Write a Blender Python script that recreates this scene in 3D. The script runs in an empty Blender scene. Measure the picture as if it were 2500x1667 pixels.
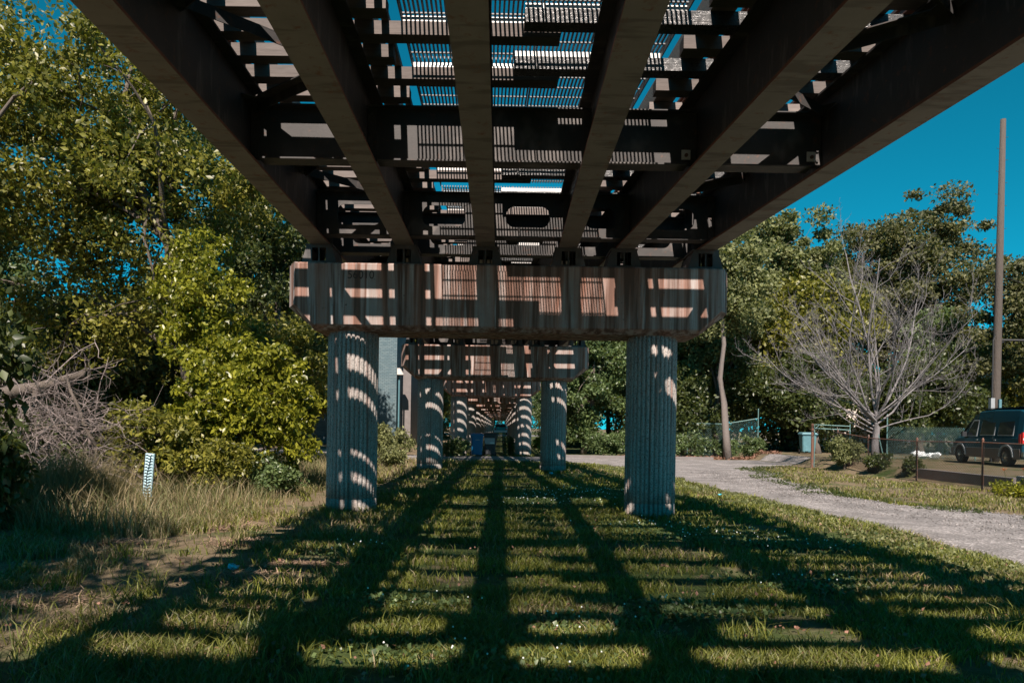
import bpy, math, random
import numpy as np
from mathutils import Vector, Matrix, Euler

random.seed(7)
rng = np.random.default_rng(7)
S = bpy.context.scene
COL = S.collection
PI = math.pi

# ------------------------------------------------------------------ camera, sky, sun, exposure
cam_d = bpy.data.cameras.new('camera')
cam_d.sensor_width = 36.0
cam_d.lens = 24.98
cam_d.shift_x = 0.010
cam_d.shift_y = 0.084
cam_d.clip_start = 0.05
cam_d.clip_end = 3000
cam = bpy.data.objects.new('camera', cam_d)
COL.objects.link(cam)
EYE = 1.58
ROLL = math.radians(0.9)
cam.matrix_world = Matrix.Translation((0, 0, EYE)) @ Matrix.Rotation(PI/2, 4, 'X') @ Matrix.Rotation(ROLL, 4, 'Z')
S.camera = cam

SUN_TO = Vector((-0.045, -1.0, 1.02)).normalized()      # direction towards the sun
SUN_EL = math.asin(SUN_TO.z)
w = bpy.data.worlds.new('World'); S.world = w; w.use_nodes = True
nt = w.node_tree
for n in list(nt.nodes): nt.nodes.remove(n)
out = nt.nodes.new('ShaderNodeOutputWorld'); bg = nt.nodes.new('ShaderNodeBackground')
sky = nt.nodes.new('ShaderNodeTexSky'); sky.sky_type = 'NISHITA'; sky.sun_disc = False
sky.sun_elevation = SUN_EL; sky.sun_rotation = math.atan2(SUN_TO.x, SUN_TO.y)
sky.air_density = 1.0; sky.dust_density = 0.3; sky.ozone_density = 2.5; sky.altitude = 200
mul = nt.nodes.new('ShaderNodeMix'); mul.data_type = 'RGBA'; mul.blend_type = 'MULTIPLY'
mul.inputs[0].default_value = 1.0
mul.inputs[7].default_value = (0.07, 0.74, 1.0, 1)
bw = nt.nodes.new('ShaderNodeRGBToBW'); nt.links.new(sky.outputs[0], bw.inputs[0])
teal = nt.nodes.new('ShaderNodeMix'); teal.data_type = 'RGBA'; teal.blend_type = 'MULTIPLY'; teal.inputs[0].default_value = 1.0
teal.inputs[7].default_value = (0.0, 1.02, 1.42, 1); nt.links.new(bw.outputs[0], teal.inputs[6])
bl = nt.nodes.new('ShaderNodeMix'); bl.data_type = 'RGBA'; bl.inputs[0].default_value = 0.6
nt.links.new(sky.outputs[0], mul.inputs[6]); nt.links.new(mul.outputs[2], bl.inputs[6]); nt.links.new(teal.outputs[2], bl.inputs[7])
nt.links.new(bl.outputs[2], bg.inputs[0])
bg.inputs[1].default_value = 0.053
nt.links.new(bg.outputs[0], out.inputs[0])

sd = bpy.data.lights.new('sun', 'SUN'); sd.energy = 5.0; sd.angle = math.radians(0.53); sd.color = (1.0, 0.87, 0.77)
sun = bpy.data.objects.new('sun', sd); COL.objects.link(sun)
sun.rotation_euler = (-SUN_TO).to_track_quat('-Z', 'Y').to_euler()
sun.location = (-10, -30, 40)
S.view_settings.view_transform = 'Standard'; S.view_settings.look = 'None'
S.view_settings.exposure = 0.95; S.view_settings.gamma = 1.0; S.view_settings.use_curve_mapping = False
S.cycles.max_bounces = 6; S.cycles.diffuse_bounces = 3; S.cycles.transparent_max_bounces = 8
S.cycles.use_denoising = True

# ------------------------------------------------------------------ helpers
def tag(o, label=None, cat=None, group=None, kind=None):
    if label: o['label'] = label
    if cat: o['category'] = cat
    if group: o['group'] = group
    if kind: o['kind'] = kind
    return o

def empty(name, loc=(0, 0, 0), rz=0.0):
    o = bpy.data.objects.new(name, None); o.empty_display_size = 0.2
    COL.objects.link(o); o.location = loc; o.rotation_euler = (0, 0, rz)
    return o

def mesh_np(name, V, F, mat, smooth=False):
    """V (n,3); F: (m,k) array, or list of such arrays"""
    V = np.asarray(V, dtype=np.float32)
    Fs = F if isinstance(F, list) else [F]
    Fs = [np.asarray(f, dtype=np.int32) for f in Fs if len(f)]
    me = bpy.data.meshes.new(name)
    me.vertices.add(len(V)); me.vertices.foreach_set('co', V.ravel())
    idx = np.concatenate([f.ravel() for f in Fs])
    tot = np.concatenate([np.full(len(f), f.shape[1], dtype=np.int32) for f in Fs])
    start = np.concatenate([[0], np.cumsum(tot)[:-1]]).astype(np.int32)
    me.loops.add(len(idx)); me.loops.foreach_set('vertex_index', idx)
    me.polygons.add(len(tot)); me.polygons.foreach_set('loop_start', start)
    me.polygons.foreach_set('loop_total', tot)
    if smooth: me.polygons.foreach_set('use_smooth', np.ones(len(tot), dtype=bool))
    me.update(calc_edges=True)
    me.materials.append(mat)
    return me

def link(name, me, parent=None):
    o = bpy.data.objects.new(name, me); COL.objects.link(o)
    if parent is not None: o.parent = parent
    return o

class MB:
    def __init__(s): s.v = []; s.f = []
    def add(s, vs, fs):
        n = len(s.v); s.v += [tuple(v) for v in vs]; s.f += [tuple(n+i for i in f) for f in fs]
        return s
    def box(s, x0, x1, y0, y1, z0, z1):
        return s.hexa([(x0,y0,z0),(x1,y0,z0),(x1,y1,z0),(x0,y1,z0),(x0,y0,z1),(x1,y0,z1),(x1,y1,z1),(x0,y1,z1)])
    def hexa(s, c):
        return s.add(c, [(0,3,2,1),(4,5,6,7),(0,1,5,4),(1,2,6,5),(2,3,7,6),(3,0,4,7)])
    def beam(s, p, q, w, h, up=(0,0,1)):
        p = Vector(p); q = Vector(q); d = (q-p).normalized(); u = Vector(up)
        a = d.cross(u).normalized(); b = a.cross(d).normalized()
        c = []
        for e in (p, q):
            for sx, sz in ((-1,-1),(1,-1),(1,1),(-1,1)):
                c.append(e + a*(sx*w/2) + b*(sz*h/2))
        return s.add(c, [(0,1,2,3),(7,6,5,4),(0,4,5,1),(1,5,6,2),(2,6,7,3),(3,7,4,0)])
    def tube(s, pts, rad, n=6, cap=True):
        pts = [Vector(p) for p in pts]; m = len(pts)
        if not hasattr(rad, '__len__'): rad = [rad]*m
        vs = []; fs = []
        for i, p in enumerate(pts):
            d = (pts[min(i+1, m-1)] - pts[max(i-1, 0)])
            d = d.normalized() if d.length > 1e-9 else Vector((0,0,1))
            a = d.cross(Vector((0,0,1)))
            if a.length < 0.05: a = d.cross(Vector((0,1,0)))
            a.normalize(); b = d.cross(a)
            for k in range(n):
                t = 2*PI*k/n
                vs.append(p + a*(math.cos(t)*rad[i]) + b*(math.sin(t)*rad[i]))
        for i in range(m-1):
            for k in range(n):
                k2 = (k+1) % n
                fs.append((i*n+k, i*n+k2, (i+1)*n+k2, (i+1)*n+k))
        if cap:
            fs.append(tuple(range(n))[::-1]); fs.append(tuple((m-1)*n+k for k in range(n)))
        return s.add(vs, fs)
    def lathe(s, prof, n=16, c=(0,0,0), axis='Z'):
        vs = []; fs = []; m = len(prof)
        for r, z in prof:
            for k in range(n):
                t = 2*PI*k/n; x, y = r*math.cos(t), r*math.sin(t)
                v = (x, y, z) if axis == 'Z' else ((z, x, y) if axis == 'X' else (x, z, y))
                vs.append((v[0]+c[0], v[1]+c[1], v[2]+c[2]))
        for i in range(m-1):
            for k in range(n):
                k2 = (k+1) % n
                fs.append((i*n+k, i*n+k2, (i+1)*n+k2, (i+1)*n+k))
        fs.append(tuple(range(n))[::-1]); fs.append(tuple((m-1)*n+k for k in range(n)))
        return s.add(vs, fs)
    def prism(s, poly, y0, y1, axis='Y'):
        """poly of 2d points; extruded along axis"""
        n = len(poly)
        def P(a, b, t): return (a, t, b) if axis == 'Y' else ((t, a, b) if axis == 'X' else (a, b, t))
        vs = [P(a, b, y0) for a, b in poly] + [P(a, b, y1) for a, b in poly]
        fs = [tuple(range(n)), tuple(range(n, 2*n))[::-1]]
        for i in range(n):
            j = (i+1) % n
            fs.append((i, i+n, j+n, j))
        return s.add(vs, fs)
    def mesh(s, name, mat, smooth=False):
        me = bpy.data.meshes.new(name); me.from_pydata([tuple(v) for v in s.v], [], s.f)
        if smooth: me.polygons.foreach_set('use_smooth', [True]*len(me.polygons))
        me.update(); me.materials.append(mat)
        return me
    def build(s, name, mat, parent=None, smooth=False):
        return link(name, s.mesh(name, mat, smooth), parent)

def copy_tree(o, parent=None):
    c = o.copy(); COL.objects.link(c)
    if parent is not None: c.parent = parent
    for ch in o.children: copy_tree(ch, c)
    return c

def smoothn(x, y, sc, seed=0):
    """value noise, vectorised, 0..1"""
    x = np.asarray(x, float)/sc + seed*17.3; y = np.asarray(y, float)/sc + seed*7.7
    xi = np.floor(x).astype(np.int64); yi = np.floor(y).astype(np.int64)
    fx = x-xi; fy = y-yi; fx = fx*fx*(3-2*fx); fy = fy*fy*(3-2*fy)
    def h(a, b):
        n = (a*374761393 + b*668265263 + seed*1442695) & 0x7fffffff
        n = ((n ^ (n >> 13))*1274126177) & 0x7fffffff
        return ((n ^ (n >> 16)) & 0xffff)/65535.0
    return (h(xi,yi)*(1-fx)+h(xi+1,yi)*fx)*(1-fy) + (h(xi,yi+1)*(1-fx)+h(xi+1,yi+1)*fx)*fy

def gz(x, y):
    x = np.asarray(x, float); y = np.asarray(y, float)
    z = np.clip((y-48)/45.0, 0, 1)*0.6
    near = np.clip((7.5-np.abs(x-6.3+0.0)), 0, 1)
    z = z + 0.07*(smoothn(x, y, 2.3, 3)-0.5)*np.clip((44-y)/10, 0, 1)
    z = z + 0.35*np.clip((x-13.9)/0.4, 0, 1)*np.clip((y-10)/3, 0, 1)*np.clip((60-y)/4, 0, 1)*1.0
    z = z + 0.25*np.clip((-x-5.5)/4, 0, 1)
    return z
def gzf(x, y): return float(gz(x, y))

# ------------------------------------------------------------------ materials
class NM:
    def __init__(s, name):
        s.m = bpy.data.materials.new(name); s.m.use_nodes = True; s.t = s.m.node_tree
        s.b = s.t.nodes['Principled BSDF']; s.o = s.t.nodes['Material Output']
    def n(s, t, **k):
        nd = s.t.nodes.new(t)
        for a, v in k.items(): setattr(nd, a, v)
        return nd
    def l(s, a, b): s.t.links.new(a, b)
    def coord(s, scale=(1,1,1), kind='Object'):
        tc = s.n('ShaderNodeTexCoord'); mp = s.n('ShaderNodeMapping'); mp.inputs['Scale'].default_value = scale
        s.l(tc.outputs[kind], mp.inputs[0]); return mp.outputs[0]
    def world(s, scale=(1,1,1)):
        g = s.n('ShaderNodeNewGeometry'); mp = s.n('ShaderNodeMapping'); mp.inputs['Scale'].default_value = scale
        s.l(g.outputs['Position'], mp.inputs[0]); return mp.outputs[0]
    def noise(s, vec, scale, detail=4, rough=0.6):
        nd = s.n('ShaderNodeTexNoise'); nd.inputs['Scale'].default_value = scale
        nd.inputs['Detail'].default_value = detail; nd.inputs['Roughness'].default_value = rough
        if vec is not None: s.l(vec, nd.inputs['Vector'])
        return nd.outputs['Fac']
    def ramp(s, fac, stops):
        r = s.n('ShaderNodeValToRGB'); e = r.color_ramp.elements
        while len(e) < len(stops): e.new(0.5)
        for i, (p, c) in enumerate(stops):
            e[i].position = p
            e[i].color = (c, c, c, 1) if not hasattr(c, '__len__') else (*c, 1)
        s.l(fac, r.inputs[0]); return r.outputs[0]
    def mix(s, fac, a, b, mode='MIX'):
        m = s.n('ShaderNodeMix'); m.data_type = 'RGBA'; m.blend_type = mode
        for k, v in ((0, fac), (6, a), (7, b)):
            if hasattr(v, 'links'): s.l(v, m.inputs[k])
            elif hasattr(v, '__len__'): m.inputs[k].default_value = (*v, 1)
            else: m.inputs[k].default_value = v
        return m.outputs[2]
    def bump(s, h, strength=0.4, dist=0.02):
        b = s.n('ShaderNodeBump'); b.inputs['Strength'].default_value = strength; b.inputs['Distance'].default_value = dist
        s.l(h, b.inputs['Height']); s.l(b.outputs[0], s.b.inputs['Normal'])
    def fin(s, col=None, rough=0.8, metal=0.0, spec=None):
        if col is not None:
            if hasattr(col, 'links'): s.l(col, s.b.inputs['Base Color'])
            else: s.b.inputs['Base Color'].default_value = (*col, 1)
        if hasattr(rough, 'links'): s.l(rough, s.b.inputs['Roughness'])
        else: s.b.inputs['Roughness'].default_value = rough
        s.b.inputs['Metallic'].default_value = metal
        if spec is not None: s.b.inputs['Specular IOR Level'].default_value = spec
        return s.m

def m_plain(name, col, rough=0.6, metal=0.0, var=0.25, scale=6, spec=None):
    k = NM(name); v = k.coord()
    f = k.noise(v, scale, 5)
    c = k.mix(f, tuple(a*(1-var) for a in col), tuple(min(1, a*(1+var)) for a in col))
    return k.fin(c, rough, metal, spec)

def m_concrete_cap():
    k = NM('weathered_pier_concrete'); v = k.world()
    st = k.noise(k.world((4.5, 4.5, 0.22)), 1.0, 5, 0.65)
    rust = k.ramp(st, [(0.40, 0), (0.60, 1)])
    base = k.mix(k.noise(v, 2.2, 6), (0.18, 0.14, 0.125), (0.42, 0.36, 0.335))
    fine = k.noise(v, 60, 3)
    c = k.mix(rust, base, (0.27, 0.125, 0.085))
    dk = k.ramp(k.noise(k.world((9, 9, 0.4)), 1.0, 4, 0.6), [(0.44, 0), (0.60, 1)])
    c = k.mix(dk, c, (0.115, 0.062, 0.045))
    pale = k.ramp(k.noise(k.world((7, 7, 0.3)), 1.3, 4, 0.6), [(0.58, 0), (0.72, 0.8)])
    c = k.mix(pale, c, (0.48, 0.46, 0.45))
    c = k.mix(k.ramp(k.noise(v, 17, 3), [(0.66, 0), (0.74, 1)]), c, (0.10, 0.08, 0.07))
    k.bump(fine, 0.25, 0.01)
    return k.fin(c, 0.9)

def m_concrete_col():
    k = NM('fluted_column_concrete'); v = k.world()
    base = k.mix(k.noise(v, 3.0, 6), (0.24, 0.22, 0.205), (0.47, 0.43, 0.40))
    st = k.ramp(k.noise(k.world((11, 11, 0.2)), 1.0, 4), [(0.54, 0), (0.68, 1)])
    c = k.mix(st, base, (0.26, 0.15, 0.12))
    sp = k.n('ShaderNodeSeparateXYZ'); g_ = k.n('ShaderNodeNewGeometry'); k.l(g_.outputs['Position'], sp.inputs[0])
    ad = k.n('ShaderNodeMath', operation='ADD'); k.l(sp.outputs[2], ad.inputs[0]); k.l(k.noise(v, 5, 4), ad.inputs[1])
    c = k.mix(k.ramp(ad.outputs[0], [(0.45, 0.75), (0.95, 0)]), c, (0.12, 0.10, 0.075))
    n = k.noise(v, 38, 4, 0.7)
    c = k.mix(k.ramp(n, [(0.38, 1), (0.5, 0)]), c, (0.11, 0.105, 0.10))
    k.bump(n, 0.6, 0.02)
    return k.fin(c, 0.92)

def m_steel():
    k = NM('painted_bridge_steel'); v = k.world()
    n = k.noise(v, 3.5, 6, 0.65)
    c = k.mix(n, (0.030, 0.030, 0.031), (0.070, 0.066, 0.064))
    r = k.ramp(k.noise(v, 9, 5, 0.7), [(0.58, 0), (0.72, 1)])
    c = k.mix(r, c, (0.13, 0.065, 0.045))
    s_ = k.ramp(k.noise(k.world((1.5, 5, 1)), 1.3, 3), [(0.56, 0), (0.66, 1)])
    c = k.mix(s_, c, (0.11, 0.10, 0.095))
    k.bump(k.noise(v, 30, 3), 0.12, 0.01)
    return k.fin(c, 0.62, 0.0, 0.4)

def m_flange():  # girder steel made paler to hold light bounced off the ground, plus rust
    k = NM('bounce_lit_flange_steel'); v = k.world()
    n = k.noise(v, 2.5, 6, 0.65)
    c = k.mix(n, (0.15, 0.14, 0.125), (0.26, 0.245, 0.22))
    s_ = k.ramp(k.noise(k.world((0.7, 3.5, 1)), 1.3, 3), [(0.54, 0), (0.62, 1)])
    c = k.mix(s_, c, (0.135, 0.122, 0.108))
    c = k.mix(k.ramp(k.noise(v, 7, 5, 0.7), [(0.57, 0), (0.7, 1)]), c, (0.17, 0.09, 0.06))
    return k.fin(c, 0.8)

def m_wood(name, a, b, rough=0.8, spec=0.4, shine=False):
    k = NM(name); v = k.world((1.2, 14, 14))
    oi = k.n('ShaderNodeObjectInfo')
    n = k.noise(v, 3.0, 5, 0.7)
    c = k.mix(n, a, b)
    r = k.ramp(oi.outputs['Random'], [(0.0, 0.65), (1.0, 1.35)])
    c = k.mix(1.0, c, r, 'MULTIPLY')
    if shine:
        rr = k.ramp(k.noise(k.world(), 25, 3), [(0.42, 0.22), (0.6, 0.7)])
        k.bump(n, 0.5, 0.02)
        return k.fin(c, rr, 0.0, 0.6)
    k.bump(n, 0.3, 0.01)
    return k.fin(c, rough, 0, spec)

def m_leaf(name, a, b, trans=0.35, rough=0.42, c3=None):
    k = NM(name)
    g = k.n('ShaderNodeNewGeometry')
    col = k.mix(g.outputs['Random Per Island'], tuple(x*0.62 for x in a), tuple(x*1.22 for x in b))
    big = k.noise(k.world(), 0.7, 3)
    col = k.mix(k.ramp(big, [(0.35, 0.0), (0.68, 0.55)]), col, c3 or tuple(x*0.5 for x in a))
    k.l(col, k.b.inputs['Base Color']); k.b.inputs['Roughness'].default_value = rough
    k.b.inputs['Specular IOR Level'].default_value = 0.45
    tr = k.n('ShaderNodeBsdfTranslucent')
    tc = k.mix(0.5, col, (0.22, 0.26, 0.02)); k.l(tc, tr.inputs[0])
    ms = k.n('ShaderNodeMixShader'); ms.inputs[0].default_value = trans
    k.l(k.b.outputs[0], ms.inputs[1]); k.l(tr.outputs[0], ms.inputs[2]); k.l(ms.outputs[0], k.o.inputs[0])
    return k.m

def m_bark(name, a, b):
    k = NM(name); v = k.world((7, 7, 1.2))
    n = k.noise(v, 3, 6, 0.7); k.bump(n, 0.8, 0.05)
    return k.fin(k.mix(n, a, b), 0.9)

def m_ground():
    k = NM('soil_and_turf'); v = k.world()
    a = k.noise(v, 0.9, 6, 0.65); f = k.noise(v, 14, 5, 0.75)
    green = k.mix(f, (0.022, 0.040, 0.010), (0.075, 0.100, 0.028))
    dry = k.mix(f, (0.10, 0.075, 0.045), (0.24, 0.185, 0.12))
    sep = k.n('ShaderNodeSeparateXYZ'); g = k.n('ShaderNodeNewGeometry'); k.l(g.outputs['Position'], sep.inputs[0])
    # the outer strips (left verge, road verge) are drier turf
    mr = k.n('ShaderNodeMapRange'); k.l(sep.outputs[0], mr.inputs[0])
    mr.inputs[1].default_value = -1.5; mr.inputs[2].default_value = -5.5; mr.inputs[3].default_value = 0.0; mr.inputs[4].default_value = 0.30
    mr2 = k.n('ShaderNodeMapRange'); k.l(sep.outputs[0], mr2.inputs[0])
    mr2.inputs[1].default_value = 8.5; mr2.inputs[2].default_value = 10.0; mr2.inputs[3].default_value = 0.0; mr2.inputs[4].default_value = 0.16
    ad = k.n('ShaderNodeMath', operation='ADD'); k.l(mr.outputs[0], ad.inputs[0]); k.l(mr2.outputs[0], ad.inputs[1])
    ad2 = k.n('ShaderNodeMath', operation='ADD'); k.l(ad.outputs[0], ad2.inputs[0]); k.l(a, ad2.inputs[1])
    c = k.mix(k.ramp(ad2.outputs[0], [(0.50, 0), (0.68, 1)]), green, dry)
    k.bump(f, 0.9, 0.05)
    return k.fin(c, 0.95, 0, 0.2)

def m_gravel(name, dark, light, sc=32):
    k = NM(name); v = k.world()
    vo = k.n('ShaderNodeTexVoronoi'); vo.inputs['Scale'].default_value = sc; k.l(v, vo.inputs['Vector'])
    n = k.noise(v, 1.1, 6, 0.6); f = k.noise(v, 45, 3)
    c = k.mix(f, dark, light)
    st = k.ramp(vo.outputs['Color'], [(0.55, 0), (0.75, 1)])
    c = k.mix(st, c, tuple(min(0.6, x*1.35) for x in light))
    c = k.mix(k.ramp(n, [(0.42, 0.55), (0.6, 0.0)]), c, tuple(x*0.8 for x in dark))
    k.bump(vo.outputs['Distance'], 0.7, 0.03)
    return k.fin(c, 0.9)

def m_metal(name, col, rough=0.45, rust=0.0):
    k = NM(name); v = k.world()
    n = k.noise(v, 12, 5)
    c = k.mix(n, tuple(x*0.75 for x in col), col)
    if rust > 0:
        c = k.mix(k.ramp(k.noise(v, 7, 5), [(0.62-rust*0.3, 0), (0.7-rust*0.3, 1)]), c, (0.16, 0.075, 0.05))
    return k.fin(c, rough, 0.25)

def m_glass(name, col=(0.01, 0.015, 0.018), rough=0.08):
    k = NM(name)
    return k.fin(k.mix(k.noise(k.coord(), 2, 2), col, tuple(x*1.6 for x in col)), rough, 0.0, 0.8)

def m_brick():  # dark teal brick colours have the tree shade on this wall mixed in
    k = NM('shade_toned_brick'); tc = k.n('ShaderNodeNewGeometry'); sep = k.n('ShaderNodeSeparateXYZ'); k.l(tc.outputs['Position'], sep.inputs[0])
    ad = k.n('ShaderNodeMath', operation='ADD'); k.l(sep.outputs[0], ad.inputs[0]); k.l(sep.outputs[1], ad.inputs[1])
    cb = k.n('ShaderNodeCombineXYZ'); k.l(ad.outputs[0], cb.inputs[0]); k.l(sep.outputs[2], cb.inputs[1])
    br = k.n('ShaderNodeTexBrick'); k.l(cb.outputs[0], br.inputs[0]); br.inputs['Scale'].default_value = 1.0
    br.inputs['Brick Width'].default_value = 0.3; br.inputs['Row Height'].default_value = 0.11; br.inputs['Mortar Size'].default_value = 0.012
    br.inputs['Color1'].default_value = (0.085, 0.135, 0.155, 1); br.inputs['Color2'].default_value = (0.13, 0.18, 0.195, 1)
    br.inputs['Mortar'].default_value = (0.05, 0.075, 0.085, 1)
    return k.fin(br.outputs[0], 0.85)

M = dict(
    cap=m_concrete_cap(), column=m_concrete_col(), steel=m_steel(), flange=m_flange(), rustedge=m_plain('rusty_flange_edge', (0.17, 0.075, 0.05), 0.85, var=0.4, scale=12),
    tie=m_wood('creosoted_tie_wood', (0.065, 0.052, 0.046), (0.24, 0.205, 0.19)),
    tie_dark=m_wood('glossy_black_tie_wood', (0.018, 0.02, 0.022), (0.075, 0.075, 0.075), shine=True),
    timber=m_wood('guard_timber_wood', (0.07, 0.055, 0.045), (0.19, 0.15, 0.125)),
    rail=m_metal('rail_steel', (0.16, 0.10, 0.075), 0.5, 0.6),
    grate=m_metal('grey_walkway_metal', (0.16, 0.17, 0.18), 0.55),
    galv=m_metal('galvanised_metal', (0.72, 0.70, 0.68), 0.5),
    ground=m_ground(),
    gravel=m_gravel('pale_gravel', (0.125, 0.114, 0.110), (0.295, 0.270, 0.262)),
    asphalt=m_gravel('worn_asphalt', (0.10, 0.10, 0.11), (0.24, 0.23, 0.235), 60),
    leafA=m_leaf('leaf_olive', (0.105, 0.118, 0.020), (0.255, 0.235, 0.038), 0.35),
    leafB=m_leaf('leaf_yellow_green', (0.135, 0.165, 0.016), (0.310, 0.300, 0.028), 0.40, 0.35),
    leafC=m_leaf('leaf_dark', (0.035, 0.056, 0.018), (0.088, 0.106, 0.030), 0.3),
    leafD=m_leaf('leaf_grey_olive', (0.112, 0.135, 0.045), (0.225, 0.232, 0.090), 0.3, 0.6),
    leafE=m_leaf('leaf_brown_green', (0.068, 0.078, 0.030), (0.142, 0.135, 0.051), 0.25, 0.6),
    leafF=m_leaf('leaf_fresh_green', (0.065, 0.111, 0.039), (0.156, 0.208, 0.078), 0.35, 0.4),
    blade=m_leaf('grass_blade', (0.095, 0.120, 0.016), (0.230, 0.235, 0.040), 0.35, 0.5, (0.05, 0.06, 0.018)),
    bladedry=m_leaf('dry_grass_blade', (0.17, 0.13, 0.065), (0.34, 0.26, 0.15), 0.3, 0.6, (0.12, 0.11, 0.04)),
    straw=m_leaf('straw_litter', (0.22, 0.15, 0.10), (0.42, 0.29, 0.20), 0.1, 0.7, (0.2, 0.13, 0.09)),
    bark=m_bark('tree_bark', (0.055, 0.042, 0.033), (0.16, 0.13, 0.105)),
    barkp=m_bark('pale_bark', (0.11, 0.09, 0.08), (0.24, 0.20, 0.18)),
    dead=m_bark('dead_grey_wood', (0.10, 0.092, 0.092), (0.26, 0.238, 0.24)),
    brush=m_bark('dry_brushwood', (0.13, 0.10, 0.09), (0.34, 0.28, 0.26)),
    pole=m_bark('weathered_pole_wood', (0.045, 0.036, 0.03), (0.11, 0.088, 0.075)),
    brick=m_brick(),
    white=m_plain('white_paint', (0.72, 0.73, 0.73), 0.6, var=0.08),
    cream=m_plain('cream_render', (0.62, 0.55, 0.50), 0.85, var=0.15),
    clover=m_plain('clover_white', (0.75, 0.75, 0.70), 0.8, var=0.1),
    van=m_plain('dark_teal_van_paint', (0.008, 0.055, 0.085), 0.18, 0.2, 0.15, 2),
    vanlow=m_plain('tan_lower_van_paint', (0.13, 0.095, 0.085), 0.4, 0.1, 0.15, 3),
    trim=m_plain('grey_trim', (0.30, 0.31, 0.32), 0.4, 0.1),
    chrome=m_plain('chrome', (0.6, 0.6, 0.6), 0.2, 0.9, 0.1),
    tyre=m_plain('tyre_rubber', (0.02, 0.02, 0.02), 0.85),
    glass=m_glass('dark_window_glass'),
    red=m_plain('red_lens', (0.55, 0.03, 0.025), 0.25),
    orange=m_plain('orange_petals', (0.75, 0.16, 0.03), 0.6),
    bin_blue=m_plain('blue_bin_plastic', (0.005, 0.12, 0.26), 0.45, var=0.15),
    bin_black=m_plain('black_bin_plastic', (0.022, 0.023, 0.026), 0.45),
    bin_teal=m_plain('teal_bin_plastic', (0.09, 0.20, 0.23), 0.55, var=0.3),
    label=m_plain('pale_sticker', (0.6, 0.62, 0.62), 0.5, var=0.1),
    ink=m_plain('faded_black_stencil', (0.06, 0.045, 0.04), 0.9),
    litter=m_plain('blue_plastic_litter', (0.05, 0.42, 0.55), 0.3, var=0.4, scale=20),
    post=m_plain('pale_blue_marker_plastic', (0.50, 0.72, 0.80), 0.4, var=0.1),
    vine=m_plain('vine_stem', (0.012, 0.022, 0.03), 0.8),
    fence_g=m_metal('green_coated_wire', (0.13, 0.24, 0.23), 0.5),
    fence_r=m_metal('rusty_fence_metal', (0.17, 0.12, 0.105), 0.7, 0.7),
    wallc=m_plain('grey_retaining_concrete', (0.17, 0.15, 0.145), 0.9, var=0.35, scale=3),
    wallp=m_plain('pale_flaking_concrete', (0.48, 0.47, 0.46), 0.9, var=0.4, scale=9),
    roof=m_plain('dark_roofing', (0.05, 0.05, 0.055), 0.9),
    car=m_plain('teal_car_paint', (0.02, 0.34, 0.38), 0.2, 0.2, 0.1),
    insul=m_plain('wire_black', (0.02, 0.02, 0.022), 0.6),
    bag=m_plain('white_plastic_bag', (0.72, 0.74, 0.76), 0.4, var=0.1),
    rust_leaf=m_leaf('fallen_leaf', (0.16, 0.08, 0.055), (0.32, 0.17, 0.12), 0.2, 0.7, (0.2, 0.1, 0.06)),
)

# ------------------------------------------------------------------ ground, roads
def grid_mesh(xs, ys, zf, name, mat):
    X, Y = np.meshgrid(xs, ys); Z = zf(X, Y)
    V = np.stack([X.ravel(), Y.ravel(), Z.ravel()], 1)
    nx, ny = len(xs), len(ys)
    i = np.arange(nx-1)[None, :] + np.arange(ny-1)[:, None]*nx
    i = i.ravel(); F = np.stack([i, i+1, i+nx+1, i+nx], 1)
    return mesh_np(name, V, F, mat, True)
xs = np.concatenate([[-1500, -600, -250, -120, -70, -45], np.linspace(-32, 40, 181), [55, 80, 140, 260, 600, 1500]])
ys = np.concatenate([[-300, -100, -40, -20], np.linspace(-8, 62, 176), np.linspace(63, 110, 30), [125, 150, 200, 300, 600, 1500, 2500]])
tag(link('ground', grid_mesh(xs, ys, gz, 'ground', M['ground'])), kind='structure')

yk = [-8, 6, 8.5, 9.7, 11.6, 13.6, 17.3, 23.4, 28.5, 31.5, 34.2]
xin = [6.2, 6.2, 6.28, 6.41, 6.47, 6.17, 6.04, 5.73, 5.2, 4.0, 2.0]
xout = [10.4, 10.4, 10.3, 10.3, 10.2, 10.2, 8.4, 9.5, 10.2, 11.8, 13.6]
def road_in(y): return np.interp(y, yk, xin) + 0.28*(smoothn(y, y*0, 0.7, 5)-0.5)
def road_out(y): return np.interp(y, yk, xout) + 0.9*(smoothn(y, y*0, 1.1, 6)-0.5)
def strip(name, mat, ts, fa, fb, nz, along='y', dz=0.012):
    V = []; F = []
    for i, t in enumerate(ts):
        a, b = float(fa(t)), float(fb(t))
        for j in range(nz+1):
            u = a+(b-a)*j/nz
            x, y = (u, t) if along == 'y' else (t, u)
            # sits a little proud of the ground, feathering down at its edge
            V.append((x, y, gzf(x, y)+dz + (0.0 if 0 < j < nz else -0.012-dz)))
    for i in range(len(ts)-1):
        for j in range(nz):
            k = i*(nz+1)+j; F.append((k, k+1, k+nz+2, k+nz+1))
    return mesh_np(name, V, np.array(F), mat, True)
tag(link('gravel_road', strip('gravel_road', M['gravel'], np.arange(-8, 34.3, 0.12), road_in, road_out, 26, dz=0.03)), kind='structure')
cr0 = lambda x: 33.3 + 0.3*(smoothn(x, x*0, 0.8, 8)-0.5)
cr1 = lambda x: 38.4 + 0.2*(smoothn(x, x*0, 0.9, 9)-0.5)
tag(link('alley_crossing', strip('alley_crossing', M['gravel'], np.arange(-24, 15, 0.2), cr0, cr1, 22, 'x', dz=0.036)), kind='structure')
tag(link('cross_street', strip('cross_street', M['asphalt'], np.arange(-60, 61, 2.0), lambda x: 88.0, lambda x: 98.0, 8, 'x', dz=0.03)), kind='structure')
mb = MB(); mb.box(2.2, 11.5, 38.5, 38.66, -0.05, 0.16)
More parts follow.
